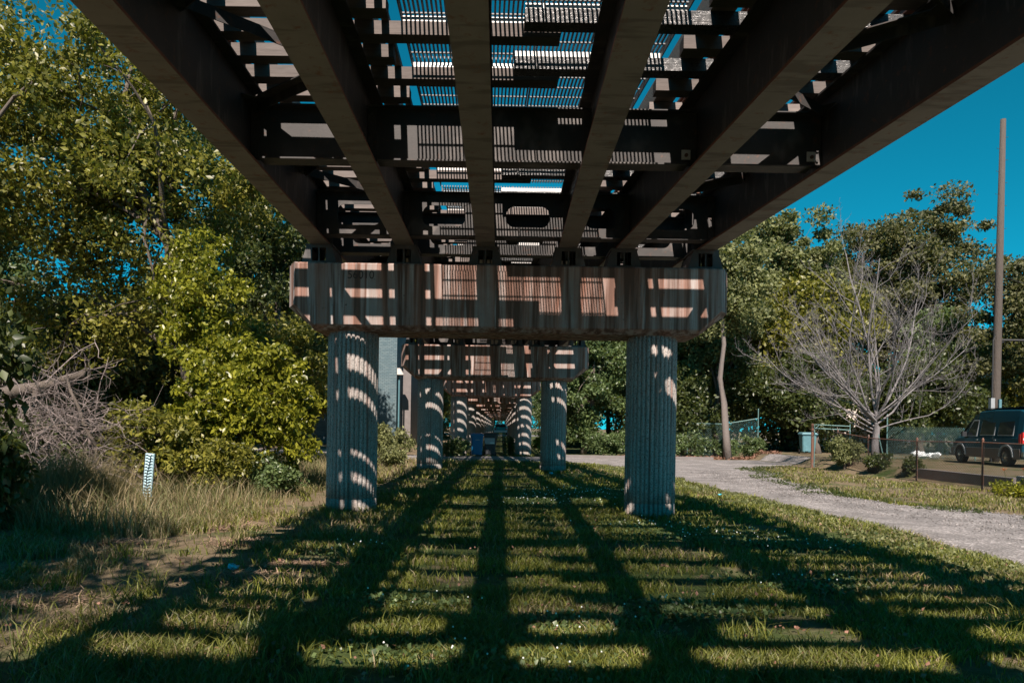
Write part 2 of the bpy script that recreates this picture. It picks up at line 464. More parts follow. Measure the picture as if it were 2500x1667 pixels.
k_ = tag(mb.build('kerb', M['wallc']), kind='structure')

# ------------------------------------------------------------------ piers
PY = [-0.2, 13.0, 25.2, 39.5] + [39.5+12.5*i for i in range(1, 12)]
NP = len(PY)
CAPX = [(-3.75, 5.3), (-3.86, 4.02), (-3.57, 3.02), (-3.32, 2.12)] + [(-3.3, 2.1)]*11
COLX = [(-2.75, 3.6), (-2.73, 2.72), (-2.54, 1.83), (-2.40, 1.20)] + [(-2.33, 1.13)]*11
GX = [(-3.12, -1.72, -0.30, 0.98, 3.1, 4.95), (-3.30, -1.79, -0.34, 1.14, 2.13, 3.58),
      (-3.12, -1.66, -0.30, 0.40, 1.15, 2.60), (-2.92, -1.47, -0.85, -0.33, 0.27, 1.72)] + [(-2.90, -1.45, -0.85, -0.35, 0.25, 1.70)]*11
ZC0, ZC1 = 3.25, 4.42      # cap bottom and top
ZG0, ZG1 = 4.80, 5.78      # girder bottom and top
TIE_T, TIE_W, TIE_P = 0.145, 0.185, 0.48
ZT = ZG1 + TIE_T

def column_mesh(r=0.45, z0=-0.3, z1=ZC0+0.02, ribs=34):
    ang = []
    for i in range(ribs):
        a = 2*PI*i/ribs; s = 2*PI/ribs
        for t, rr in ((0.10, 1.0), (0.30, 1.012), (0.52, 1.012), (0.72, 1.0), (0.80, 0.935), (0.97, 0.935)):
            ang.append((a+s*t, r*rr))
    n = len(ang)
    zs = [(z0, 1), (0.26, 1), (0.262, 0.965), (0.275, 0.965), (0.277, 1)]
    zs += [(z, 1.0) for z in np.linspace(0.6, z1-0.07, 6)] + [(z1-0.06, 0.955), (z1, 0.955)]
    V = []; F = []
    for z, sc in zs:
        for a, rr in ang: V.append((rr*sc*math.cos(a), rr*sc*math.sin(a), z))
    for i in range(len(zs)-1):
        for k in range(n):
            k2 = (k+1) % n; F.append((i*n+k, i*n+k2, (i+1)*n+k2, (i+1)*n+k))
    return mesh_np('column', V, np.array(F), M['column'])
COLM = column_mesh()

def cap_mb(xl, xr):
    hd = 0.60; mb = MB()
    def loop(y, inset, zb, ztop, lowcut=0.0):
        a, b = xl+inset, xr-inset; zl = ZC0+0.43
        return [(a, y, ztop), (a, y, zl), (xl+0.52+lowcut, y, zb), (xr-0.58-lowcut, y, zb), (b, y, zl), (b, y, ztop)]
    loops = [loop(-hd, 0.21, ZC0+0.09, ZC1-0.03), loop(-hd+0.03, 0.19, ZC0+0.06, ZC1), loop(-hd+0.14, 0.13, ZC0, ZC1),
             loop(-hd+0.40, 0.0, ZC0, ZC1), loop(hd-0.40, 0.0, ZC0, ZC1), loop(hd-0.14, 0.13, ZC0, ZC1), loop(hd, 0.21, ZC0+0.09, ZC1-0.03)]
    vs = [p for l in loops for p in l]; fs = []
    for i in range(len(loops)-1):
        for k in range(6):
            k2 = (k+1) % 6; fs.append((i*6+k, i*6+k2, (i+1)*6+k2, (i+1)*6+k))
    fs.append((5, 4, 3, 2, 1, 0)); L = (len(loops)-1)*6; fs.append(tuple(L+k for k in range(6)))
    return mb.add(vs, fs)

def bearing_mesh():
    """steel bearing seat: tapered box of plates with two slots front and back, between base and top plate"""
    mb = MB(); z0, z1 = ZC1+0.003, ZG0-0.003; H = z1-z0
    mb.box(-0.36, 0.36, -0.42, 0.42, z0, z0+0.025)
    mb.box(-0.24, 0.24, -0.36, 0.36, z1-0.03, z1)
    def hw(z): return 0.32 + (0.215-0.32)*(z-z0)/H
    a, b = z0+0.025, z1-0.03
    s0, s1 = a+0.045, b-0.04
    for y in (-0.36, 0.34):
        y1 = y+0.02
        def quad(xa0, xb0, xa1, xb1, za, zb):
            mb.hexa([(xa0,y,za),(xb0,y,za),(xb0,y1,za),(xa0,y1,za),(xa1,y,zb),(xb1,y,zb),(xb1,y1,zb),(xa1,y1,zb)])
        quad(-hw(a), hw(a), -hw(s0), hw(s0), a, s0)
        quad(-hw(s1), hw(s1), -hw(b), hw(b), s1, b)
        quad(-hw(s0), -0.125, -hw(s1), -0.125, s0, s1)
        quad(0.125, hw(s0), 0.125, hw(s1), s0, s1)
        mb.box(-0.014, 0.014, y, y1, s0, s1)
    for s in (-1, 1):
        x = 0.30*s
        mb.hexa([(x-0.012,-0.34,a),(x+0.012,-0.34,a),(x+0.012,0.34,a),(x-0.012,0.34,a),
                 (x-0.095*s-0.012,-0.34,b),(x-0.095*s+0.012,-0.34,b),(x-0.095*s+0.012,0.34,b),(x-0.095*s-0.012,0.34,b)])
    for x in (-0.05, 0.08): mb.box(x, x+0.012, -0.2, 0.2, a, b)
    return mb.mesh('bearing_seat', M['steel'])
BRG = bearing_mesh()

def text_mesh(txt, size, mat, name='lettering'):
    cu = bpy.data.curves.new(name, 'FONT'); cu.body = txt; cu.size = size; cu.align_x = 'CENTER'; cu.align_y = 'CENTER'
    cu.extrude = 0.001; cu.offset = -0.0
    o = bpy.data.objects.new(name, cu); COL.objects.link(o)
    dg = bpy.context.evaluated_depsgraph_get(); me = bpy.data.meshes.new_from_object(o.evaluated_get(dg))
    me.materials.clear(); me.materials.append(mat)
    bpy.data.objects.remove(o); bpy.data.curves.remove(cu)
    return me

ORD = ['nearest', 'second', 'third', 'fourth', 'fifth', 'sixth', 'seventh', 'eighth', 'ninth', 'tenth', 'eleventh', 'twelfth', 'thirteenth', 'fourteenth', 'fifteenth']
PLAB = ['pier directly overhead, its two fluted columns beside the camera',
        'large rust-streaked concrete pier on two fluted columns, nearest in view',
        'concrete pier stencilled 56020, seen framed between the two columns of the nearest pier',
        'concrete pier just behind the blue and black wheeled bins beyond the alley']
for i in range(NP):
    e = empty('concrete_pier', (0, PY[i], gzf(0, PY[i])))
    lab = PLAB[i] if i < 4 else '%s pier of the receding row, counting the rust-streaked nearest one as first' % ORD[i-1]
    tag(e, lab, 'pier', 'concrete piers of the viaduct')
    gzz = gzf(0, PY[i])
    c = cap_mb(*CAPX[i]).build('pier_cap', M['cap'], e); c.location.z = -gzz
    for x in COLX[i]:
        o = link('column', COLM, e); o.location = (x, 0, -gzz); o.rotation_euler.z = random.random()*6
    for x in GX[i]:
        o = link('bearing_seat', BRG, e); o.location = (x, 0, -gzz)
    if i in (1, 2):
        t = link('stencilled_number', text_mesh('56010' if i == 1 else '56020', 0.20, M['ink']), c)
        t.rotation_euler = (PI/2, 0, 0); t.location = (-2.50 if i == 1 else -2.46, -0.604, 4.20 if i == 1 else 4.19)
        t.scale = (0.95, 1, 1)

# ------------------------------------------------------------------ spans
def hole_plate(mb, x0, x1, z0, z1, hx0, hx1, hz0, hz1, r, y, th, n=5):
    """plate facing y with a rounded rectangular hole"""
    inner = []
    for cx, cz, a0 in ((hx1-r, hz0+r, -PI/2), (hx1-r, hz1-r, 0), (hx0+r, hz1-r, PI/2), (hx0+r, hz0+r, PI)):
        for k in range(n+1):
            a = a0 + PI/2*k/n; inner.append((cx+r*math.cos(a), cz+r*math.sin(a)))
    cx, cz = (x0+x1)/2, (z0+z1)/2
    outer = []
    for (px, pz) in inner:
        dx, dz = px-cx, pz-cz
        tx = (x1-cx)/abs(dx) if abs(dx) > 1e-6 else 1e9; tz = (z1-cz)/abs(dz) if abs(dz) > 1e-6 else 1e9
        t = min(tx, tz); outer.append((cx+dx*t, cz+dz*t))
    # force exact corners on the middle of each arc
    corners = [(x1, z0), (x1, z1), (x0, z1), (x0, z0)]
    for q in range(4): outer[q*(n+1)+n//2] = corners[q]
    m = len(inner); vs = []
    for yy in (y, y+th):
        vs += [(a, yy, b) for a, b in inner] + [(a, yy, b) for a, b in outer]
    fs = []
    for k in range(m):
        j = (k+1) % m
        fs.append((k, m+k, m+j, j)); fs.append((2*m+k, 2*m+j, 3*m+j, 3*m+k))
        fs.append((k, j, 2*m+j, 2*m+k)); fs.append((m+k, 3*m+k, 3*m+j, m+j))
    mb.add(vs, fs)

def lerp(a, b, t): return a+(b-a)*t
def girder_mb(xa, xb, ya, yb):
    mb = MB()
    mb.beam((xa, ya, (ZG0+ZG1)/2), (xb, yb, (ZG0+ZG1)/2), 0.018, ZG1-ZG0-0.052)
    mb.beam((xa, ya, ZG1-0.013), (xb, yb, ZG1-0.013), 0.30, 0.026)
    for yy in (ya+0.02, ya+0.42, yb-0.42, yb-0.04):
        t = (yy-ya)/(yb-ya); x = lerp(xa, xb, t)
        for s in (-1, 1):
            mb.box(x+s*0.075-0.062, x+s*0.075+0.062, yy, yy+0.014, ZG0+0.028, ZG1-0.028)
    return mb

GPH = {}   # shared pieces
def grate_panel(xl0, xr0, xl1, xr1, y0, y1, z, pitch=0.048, bw=0.021):
    """longitudinal bars with cross rods"""
    mb = MB(); w_ = max(xr0-xl0, 0.1); n = int(w_/pitch)
    for k in range(n+1):
        t = k/n; a = lerp(xl0, xr0, t); b = lerp(xl1, xr1, t)
        mb.hexa([(a-bw/2,y0,z),(a+bw/2,y0,z),(b+bw/2,y1,z),(b-bw/2,y1,z),(a-bw/2,y0,z+0.028),(a+bw/2,y0,z+0.028),(b+bw/2,y1,z+0.028),(b-bw/2,y1,z+0.028)])
    m = max(1, int((y1-y0)/0.24))
    for k in range(m):
        y = y0+(k+0.5)*(y1-y0)/m
        t = (y-y0)/(y1-y0)
        mb.box(lerp(xl0, xl1, t), lerp(xr0, xr1, t), y-0.010, y+0.010, z-0.016, z-0.002)
    return mb

for si in range(NP-1):
    ya, yb = PY[si]+0.03, PY[si+1]-0.03
    far = si >= 4
    L = yb-ya
    gza = gzf(0, (ya+yb)/2)
    e = empty('bridge_span', (0, ya, ZG0))
    labs = ['steel span overhead between the camera and the nearest visible pier, ties seen from below',
            'steel bridge span from the nearest pier back to the pier stencilled 56020',
            'steel bridge span from the pier stencilled 56020 over the gravel alley',
            'steel bridge span just beyond the alley, above the path behind the bins']
    lab = labs[si] if si < 4 else 'distant steel span resting on the %s and %s piers of the receding row' % (ORD[si-1], ORD[si])
    tag(e, lab, 'bridge span', 'steel spans of the viaduct')
    def place(o):
        o.location = Vector(o.location) - Vector((0, ya, ZG0)); return o
    def gxa(k, y):
        t = (y-PY[si])/(PY[si+1]-PY[si]); return lerp(GX[si][k], GX[si+1][k], t)
    for k in range(6):
        if si >= 3 and k == 3: continue
        g_ = place(girder_mb(gxa(k, ya), gxa(k, yb), ya, yb).build('girder', M['steel'], e))
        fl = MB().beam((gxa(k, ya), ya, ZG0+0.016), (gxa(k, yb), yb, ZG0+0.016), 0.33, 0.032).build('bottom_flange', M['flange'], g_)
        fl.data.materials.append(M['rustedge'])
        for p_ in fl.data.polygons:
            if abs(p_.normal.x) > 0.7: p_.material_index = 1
    # cross frames
    fy = [PY[si]+0.62, PY[si]+4.45, PY[si]+8.35, PY[si+1]-0.62]
    if si == 0: fy = [0.42, 4.5, 9.0, 12.36]
    for q, y in enumerate(fy):
        endf = q in (0, 3)
        if far and q in (1,): continue
        for k in range(5):
            xa, xb = gxa(k, y)+0.012, gxa(k+1, y)-0.012
            if xb-xa < 0.3: continue
            mb = MB(); z0, z1 = ZG0+(0.10 if not endf else 0.06), ZG0+(0.80 if not endf else 0.84)
            if endf and not far and xb-xa > 0.8:
                wd = xb-xa
                hole_plate(mb, xa, xb, z0+0.02, z1-0.014, xa+wd*0.24, xb-wd*0.24, z0+0.20, z1-0.22, 0.14, y-0.007, 0.014)
            else:
                mb.box(xa, xb, y-0.007, y+0.007, z0+0.02, z1-0.014)
            mb.box(xa+0.14, xb-0.14, y-0.12, y+0.12, z0, z0+0.02)
            mb.box(xa+0.01, xb-0.01, y-0.09, y+0.09, z1-0.014, z1)
            for xx in (xa+0.06, xb-0.06):       # bolted connection angles
                mb.box(xx-0.05, xx+0.05, y-0.03, y-0.0075, z0+0.03, z1-0.02)
                if not far:
                    for z in np.linspace(z0+0.1, z1-0.1, 5): mb.lathe([(0.018, 0), (0.018, 0.02)], 6, (xx, y-0.05, z), 'Y')
            place(mb.build('cross_frame', M['steel'], e))
    # lateral bracing in the track bays
    if not far:
        if si == 0: nodes = [4.4, 5.55, 6.7, 7.85, 8.86, None, 9.3, 11.15, 12.3]; start = 0
        else:
            nodes = []
            for q in range(3): nodes += [fy[q]+.12, (fy[q]+fy[q+1])/2, fy[q+1]-.12, None]
            start = 0
        za = ZG0+0.80
        for k in (0, 4):
            mb = MB(); outer = True; prev = None
            for q, yn in enumerate(nodes):
                if yn is None: prev = None; outer = (si != 0); continue
                ko = (k if outer else k+1) if k == 0 else (k+1 if outer else k)
                sg = 1 if ko == k else -1
                p = Vector((gxa(ko, yn)+sg*0.08, yn, za))
                if prev is not None:
                    mb.beam(prev, p, 0.13, 0.012)
                    dd = (p-prev).normalized(); nn = Vector((dd.y, -dd.x, 0))*0.058
                    mb.beam(prev+nn+Vector((0,0,-.062)), p+nn+Vector((0,0,-.062)), 0.012, 0.11)
                d = 0.30; gx = gxa(ko, yn)
                mb.prism([(gx+sg*.012, yn-d*.8), (gx+sg*d*.8, yn-0.08), (gx+sg*d*.8, yn+0.08), (gx+sg*.012, yn+d*.8)], za-0.016, za-0.008, 'Z')
                prev = p; outer = not outer
            place(mb.build('lateral_brace', M['steel'], e))
    if si == 0:      # pale square bolted plates on the mid cross frame
        for k, xx in ((4, -0.17), (5, -0.17)):
            x = gxa(k, 9.0)+xx
            pl = place(MB().box(x-.055, x+.055, 8.90, 8.912, 4.97, 5.09).build('connection_plate', M['galv'], e))
            MB().lathe([(.022, 8.875), (.022, 8.899)], 8, (x, 0, 5.02), 'Y').build('bolt', M['rail'], pl)
    # ties
    kL = math.floor(ya/TIE_P); tiesL = []
    z0 = ZG1+0.001
    def wl(y): return gxa(1, y)+0.60          # left end of the walkway grating
    def wr(y): return gxa(4, y)-0.50 if y > 13 else gxa(4, y)-0.50
    zoneR = lambda y: max(wl(y)+0.5, gxa(4, y)-0.66)
    joined = MB()
    nrow = int(L/TIE_P)+2
    for j in range(nrow):
        for side in (0, 1):
            ph = 0.69 if side == 0 else 0.22
            idx = kL+j
            y = (idx+ph)*TIE_P + TIE_W/2 + random.uniform(-.012, .012)
            if y < ya+0.12 or y > yb-0.30: continue
            lg = (idx % 2 == 1)
            if si == 0:
                if y > 9.3: lg = not lg; y += 0.20
                else: y += 0.10 if side == 0 else 0.05
            cx0, cx1 = wl(y), zoneR(y); mid = (cx0+cx1)/2
            if side == 0:
                x0, x1 = gxa(0, y)-0.50, gxa(1, y)+0.50
                if lg: x1 = min(mid+0.25, cx1) + random.uniform(-.06, .06)
                else: x1 += random.uniform(-.08, .04)
                x0 += random.uniform(-.05, .05)
            else:
                x0, x1 = gxa(4, y)-0.55, gxa(5, y)+0.50
                if lg: x0 = max(mid-0.22, cx0)+random.uniform(-.05, .05)
                else: x0 += random.uniform(-.05, .08)
                x1 += random.uniform(-.05, .05)
            h = TIE_T; yy0, yy1 = y-TIE_W/2, y+TIE_W/2
            if far:
                joined.box(x0, x1, yy0, yy1, z0, z0+h); continue
            mb = MB(); sk = random.uniform(-.012, .012)
            mb.hexa([(x0,yy0-sk,z0),(x1,yy0+sk,z0),(x1,yy1+sk,z0),(x0,yy1-sk,z0),(x0,yy0-sk,z0+h),(x1,yy0+sk,z0+h),(x1,yy1+sk,z0+h),(x0,yy1-sk,z0+h)])
            dk = side == 1 and (lg and random.random() < 0.75 or random.random() < 0.12)
            place(mb.build('tie', M['tie_dark'] if dk else M['tie'], e))
            if lg and si < 3:      # bright angle under the grating
                a0 = max(x0, cx0) if side == 0 else max(x0, cx0); a1 = min(x1, cx1)
                if a1-a0 > 0.3:
                    mb = MB(); mb.box(a0+.01, a1-.01, yy0+0.02, yy0+0.028, z0+h+0.002, z0+h+0.066)
                    mb.box(a0+.01, a1-.01, yy0+0.03, yy0+0.085, z0+h+0.002, z0+h+0.009)
                    place(mb.build('grating_angle', M['galv'], e))
    if far:
        o = place(joined.build('tie', M['tie'], e)); tag(o, kind='stuff')
    # grating
    zg = ZT+0.085
    if si < 3: cuts = np.linspace(ya+0.1, yb-0.1, 7)
    else: cuts = np.linspace(ya+0.1, yb-0.1, 3)
    for q in range(len(cuts)-1):
        y0, y1 = cuts[q]+0.008, cuts[q+1]-0.008
        m0 = [(wl(y0), zoneR(y0)), (wl(y1), zoneR(y1))]
        pitch, bw = (0.048, 0.021) if si < 4 else (0.10, 0.05)
        halves = ((0, 0.5), (0.5, 1)) if si < 3 else ((0, 1),)
        for (ta, tb) in halves:
            g = grate_panel(lerp(*m0[0], ta)+.015, lerp(*m0[0], tb)-.015, lerp(*m0[1], ta)+.015, lerp(*m0[1], tb)-.015, y0, y1, zg, pitch, bw)
            o = place(g.build('walkway_grating', M['grate'], e))
    # walkway stringers under the grating edges
    if si < 3:
        for fn in (lambda y: wl(y)+.02, lambda y: zoneR(y)-.02):
            mb = MB(); mb.beam((fn(ya+.1), ya+.1, zg-0.05), (fn(yb-.1), yb-.1, zg-0.05), 0.014, 0.07)
            place(mb.build('walkway_edge', M['grate'], e))
    # rails and guard timbers
    for k in (0, 1, 4, 5):
        xa, xb = gxa(k, ya), gxa(k, yb); mb = MB(); z = ZT+0.003
        mb.beam((xa, ya, z+.008), (xb, yb, z+.008), 0.14, 0.016)
        mb.beam((xa, ya, z+.070), (xb, yb, z+.070), 0.018, 0.108)
        mb.beam((xa, ya, z+.140), (xb, yb, z+.140), 0.070, 0.034)
        place(mb.build('rail', M['rail'], e))
    gts = [(0, 0.26, .18), (1, -0.38, .12), (1, 0.21, .20), (1, 0.44, .08), (4, 0.26, .09), (4, -0.32, .26), (5, -0.34, .17), (5, 0.36, .10)]
    for (k, off, wd) in gts:
        mb = MB(); mb.beam((gxa(k, ya)+off, ya, ZT+0.003+wd/2), (gxa(k, yb)+off, yb, ZT+0.003+wd/2), wd, wd)
        place(mb.build('guard_timber', M['timber'], e))


# ------------------------------------------------------------------ vegetation helpers
def leaves(centres, spread, n, size, flat=0.0, droop=0.3, aspect=0.55, up=0.5):
    """n leaves around cluster centres; returns V,F"""
    C = np.asarray(centres); k = rng.integers(0, len(C), n)
    sp = spread if np.ndim(spread) == 0 else np.asarray(spread)[k][:, None]
    off = rng.normal(size=(n, 3)); off /= (np.linalg.norm(off, axis=1, keepdims=True)+1e-9)
    off *= (rng.random((n, 1))**0.45)
    off[:, 2] *= (1-flat)
    P = C[k] + off*sp
    d = rng.normal(size=(n, 3)); d[:, 2] -= droop; d /= np.linalg.norm(d, axis=1, keepdims=True)
    nm = rng.normal(size=(n, 3)); nm[:, 2] += up*0.7; nm += off*0.25
    s = np.cross(d, nm); s /= (np.linalg.norm(s, axis=1, keepdims=True)+1e-9)
    up_ = np.cross(s, d)
    L = (size*(0.6+0.8*rng.random(n)))[:, None]
    a = P; b = P + d*L*0.45 + s*L*aspect*0.5 - up_*L*0.06; c = P + d*L; e = P + d*L*0.45 - s*L*aspect*0.5 - up_*L*0.06
    V = np.stack([a, b, c, e], 1).reshape(-1, 3)
    i = np.arange(n)*4
    F = np.concatenate([np.stack([i, i+1, i+2], 1), np.stack([i, i+2, i+3], 1)])
    return V, F

def crown_centres(c, r, n, shell=0.55, lump=5):
    """cluster centres within a lumpy ellipsoid"""
    c = np.asarray(c, float); r = np.asarray(r, float)
    lobes = rng.normal(size=(lump, 3)); lobes /= np.linalg.norm(lobes, axis=1, keepdims=True)
    amp = rng.random(lump)*0.35
    out_ = []
    while len(out_) < n:
        d = rng.normal(size=3); d /= np.linalg.norm(d)
        k = 0.82 + max(0, np.max((lobes@d-0.6)/0.4*amp)) - 0.25*rng.random()
        rad = (rng.random()**shell)*k
        p = c + d*r*rad
        if p[2] < c[2]-r[2]*0.85: continue
        out_.append(p)
    return np.array(out_)

def wiggle(p, q, n=5, amp=0.1, up=0.0):
    p = np.array(p, float); q = np.array(q, float); L = np.linalg.norm(q-p); pts = []
    o = np.zeros(3)
    for i in range(n+1):
        t = i/n; o = o + rng.normal(size=3)*amp*L/n if 0 < i < n else (o if i == 0 else o*0.4)
        v = p+(q-p)*t+o*(1 if i < n else 0); v[2] += up*L*math.sin(PI*t)*0.5
        pts.append(v)
    return pts

def tree(name, base, h, cr, cc, leafmat, nleaf, size, ncl, label, cat='tree', group=None, bark='bark', tr=0.2, spread=0.8, flat=0.25, shell=0.5, lean=(0, 0), nlimb=9, droop=0.3, up=0.5, limb0=2):
    bx, by = base; bz = gzf(bx, by)
    e = empty(name, (bx, by, bz)); tag(e, label, cat, group)
    cen = crown_centres((cc[0]-bx, cc[1]-by, cc[2]-bz), cr, ncl, shell)
    top = np.array([cc[0]-bx, cc[1]-by, cc[2]-bz+cr[2]*0.55])
    mb = MB(); tp = wiggle((0, 0, -0.2), top, 8, 0.12)
    mb.tube(tp, [lerp(tr*1.15 if i == 0 else tr, tr*0.12, i/8) for i in range(9)], 9)
    for q in range(nlimb):
        i = int(rng.integers(limb0, 7)); s = tp[i]; t = cen[int(rng.integers(0, len(cen)))]
        lp = wiggle(s, t, 5, 0.14, 0.12); r0 = tr*(1-i/9)*0.5
        mb.tube(lp, [lerp(r0, r0*0.2, k/5) for k in range(6)], 6)
        for q2 in range(3):
            j = int(rng.integers(2, 5)); t2 = cen[int(np.argmin(np.linalg.norm(cen-(lp[j]+rng.normal(size=3)*1.2), axis=1)))]
            mb.tube(wiggle(lp[j], t2, 3, 0.15, 0.1), [r0*0.35, r0*0.28, r0*0.2, r0*0.08], 4)
    mb.build('trunk', M[bark], e, True)
    sp = spread*0.82*(0.45+1.0*rng.random(ncl))
    V, F = leaves(cen, sp, nleaf, size, flat, droop, up=up)
    link('crown', mesh_np('crown', V, F, M[leafmat]), e)
    return e

# ------------------------------------------------------------------ left side trees
tree('broadleaf_tree', (-8.6, 20.5), 14, (5.6, 4.2, 6.2), (-10.8, 20.5, 8.6), 'leafA', 62000, 0.15, 210,
     'tall olive-green tree with a dark forked trunk, left of the viaduct behind the brush pile', tr=0.30, spread=1.0, nlimb=12)
tree('broadleaf_tree', (-14.5, 15.5), 14, (4.6, 4.4, 6.0), (-15.5, 17.0, 9.6), 'leafA', 44000, 0.14, 150,
     'tall leafy tree filling the upper left corner of the view', tr=0.28, spread=1.0)
tree('broadleaf_tree', (-9.2, 31), 16, (4.6, 4, 6.3), (-10.5, 31, 10.2), 'leafC', 30000, 0.19, 130,
     'darker tree whose top shows between the tall left tree and the girder', tr=0.25, spread=1.1)
tree('broadleaf_tree', (-11.5, 41), 16, (3.4, 3.6, 6.2), (-11.0, 41, 9.0), 'leafD', 26000, 0.2, 110,
     'pale grey-green tree behind the left end of the nearest pier cap', tr=0.25, spread=1.0)
tree('broadleaf_tree', (-22, 27), 15, (6, 5, 6.5), (-22, 28, 8.0), 'leafC', 26000, 0.22, 120,
     'dark tree deep in the left thicket behind the brush pile', tr=0.3, spread=1.2)
tree('broadleaf_tree', (-16.5, 37), 15, (5, 4.5, 5.5), (-16.5, 38, 6.5), 'leafA', 20000, 0.22, 110,
     'low-branched tree in the left thicket with blue sky gaps above it', tr=0.25, spread=1.1)
tree('broadleaf_tree', (-14, 24), 8, (5.5, 3, 3.2), (-14.5, 25, 3.4), 'leafC', 30000, 0.20, 130,
     'dark undergrowth tree directly behind the brush pile', tr=0.15, spread=0.9)
tree('broadleaf_tree', (-9.5, 27), 8, (3.6, 2.6, 3.4), (-9.0, 27.5, 3.6), 'leafA', 22000, 0.17, 110,
     'olive undergrowth tree behind the big sunny bush', tr=0.15, spread=0.8)
tree('broadleaf_tree', (-8.9, 0.6), 9, (2.6, 1.1, 1.3), (-7.0, 1.6, 7.5), 'leafC', 15000, 0.17, 80,
     'slender tree left of the camera dappling the near verge with shade', tr=0.14, spread=0.8)
# trees behind the camera on the left that throw patchy shade on the verge
tree('broadleaf_tree', (-9.6, -1.5), 9, (2.3, 2.6, 2.2), (-5.7, -1.4, 8.4), 'leafC', 7500, 0.17, 60,
     'tree to the left of the camera whose shade falls over the left verge', tr=0.2, spread=0.9)

# near dark tree at the left edge: trunk and drooping leafy shoots
tree('leafy_sapling', (-6.9, 8.9), 5, (1.05, 0.9, 2.1), (-7.35, 9.3, 2.4), 'leafC', 6500, 0.15, 60,
     'dark leafy sapling with a thick dark trunk at the left edge of the view', tr=0.10, spread=0.45, nlimb=8, droop=1.2)
tree('leafy_sapling', (-7.2, 9.5), 5, (0.7, 0.6, 0.8), (-6.95, 9.5, 0.9), 'leafC', 2200, 0.13, 26,
     'low dark leafy shoots at the foot of the left edge trunk', tr=0.04, spread=0.35, nlimb=5, droop=1.2)

# bright mulberry-like bush
def bush(name, base, r, zc, mat, nleaf, size, ncl, label, group=None, spread=0.5, cat='bush', shell=0.42, droop=0.6):
    return tree(name, base, zc*2, r, (base[0], base[1], zc), mat, nleaf, size, ncl, label, cat, group, tr=0.05, spread=spread, nlimb=14, shell=shell, droop=droop)
bush('mulberry_bush', (-6.15, 17.0), (2.3, 1.7, 2.15), 2.1, 'leafB', 38000, 0.12, 340, 'big yellow-green bush in full sun left of the nearest fluted column', spread=0.33, shell=0.55, droop=0.9)
bush('mulberry_bush', (-7.6, 17.6), (1.25, 1.3, 2.2), 4.3, 'leafB', 14000, 0.12, 150, 'upright yellow-green bush rising above the sunny bush on the left', spread=0.32, shell=0.55, droop=0.9)
bush('mulberry_bush', (-7.2, 14.6), (1.15, 0.9, 1.15), 1.15, 'leafA', 8500, 0.105, 90, 'fresh green bush directly behind the pale blue marker post', spread=0.36)
bush('weedy_bush', (-6.0, 14.9), (0.9, 0.7, 0.62), 0.75, 'leafA', 5500, 0.10, 60, 'olive low shrub between the marker post and the nearest left column', spread=0.3)
bush('weedy_bush', (-4.9, 15.2), (0.8, 0.7, 0.45), 0.45, 'leafF', 3800, 0.09, 45, 'low weedy shrub at the left foot of the nearest left column', spread=0.26)
bush('weedy_bush', (-4.3, 27.5), (0.9, 0.9, 0.5), 0.45, 'leafD', 3200, 0.10, 36, 'straggly weeds between the nearest and second left columns', spread=0.32)
bush('weedy_bush', (-6.8, 38.0), (2.4, 1.5, 0.9), 0.9, 'leafD', 7000, 0.15, 60, 'sunlit flowering weeds in front of the blue-grey brick wall', spread=0.5)
bush('weedy_bush', (-2.25, 37.2), (0.5, 0.7, 0.65), 0.6, 'leafF', 2600, 0.12, 30, 'leafy weeds left of the blue bin', spread=0.3)
bush('weedy_bush', (-2.7, 36.5), (0.5, 0.5, 0.5), 0.5, 'leafC', 1400, 0.12, 18, 'dark weeds behind the second left column', spread=0.3)
bush('weedy_bush', (0.45, 40.5), (0.35, 0.5, 0.6), 0.6, 'leafF', 1400, 0.12, 20, 'weeds right of the black bin beside the path', spread=0.3)
bush('weedy_bush', (2.3, 41), (0.6, 0.6, 0.7), 0.7, 'leafB', 2400, 0.12, 30, 'yellow-green weeds right of the third pier', spread=0.3)

# brush pile with fallen limb
e = empty('brush_pile', (-8.6, 13.5, gzf(-8.6, 13.5)))
tag(e, 'heap of bare dead branches and twigs behind the dry grass on the left', 'brush pile')
mb = MB()
for i in range(230):
    a = rng.random()*2*PI; rr = rng.random()**0.6
    p = np.array([math.cos(a)*1.5*rr-0.15, math.sin(a)*0.9*rr, 0.2+2.3*rng.random()*(1-0.35*rr)])
    d = rng.normal(size=3)*np.array([1, 0.6, 0.8]); d /= np.linalg.norm(d); L = 0.5+1.1*rng.random()
    q = p+d*L; q[2] = max(q[2], 0.05)
    pts = wiggle(p, q, 5, 0.25, 0.1); r0 = 0.004+0.014*rng.random()**3
    mb.tube(pts, [r0, r0*.9, r0*.8, r0*.65, r0*.5, r0*.3], 4)
    for _ in range(5):
        j = int(rng.integers(1, 5)); d2 = d*0.5+rng.normal(size=3)*0.7; d2 /= np.linalg.norm(d2)
        t = pts[j]+d2*(0.2+0.45*rng.random()); tw = wiggle(pts[j], t, 3, 0.3)
        mb.tube(tw, [r0*.6, r0*.5, r0*.35, r0*.2], 3)
        if rng.random() < 0.6:
            d3 = d2+rng.normal(size=3)*0.6; d3 /= np.linalg.norm(d3)
            mb.tube([tw[2], tw[2]+d3*0.22], [r0*.3, r0*.12], 3)
o = mb.build('branches', M['brush'], e); tag(o, kind='stuff')
mb = MB()
for (p, q, r0) in (((-1.5, 0.4, 1.75), (0.3, 0.6, 2.35), 0.15), ((-1.4, 0.9, 0.2), (-0.6, 0.5, 2.0), 0.09), ((0.9, 0.3, 0.2), (0.2, 0.2, 2.3), 0.05), ((-0.6, 0.1, 1.15), (1.0, 0.0, 1.25), 0.035)):
    pts = wiggle(p, q, 6, 0.12, 0.1); mb.tube(pts, [r0*(1-0.09*k) for k in range(7)], 9)
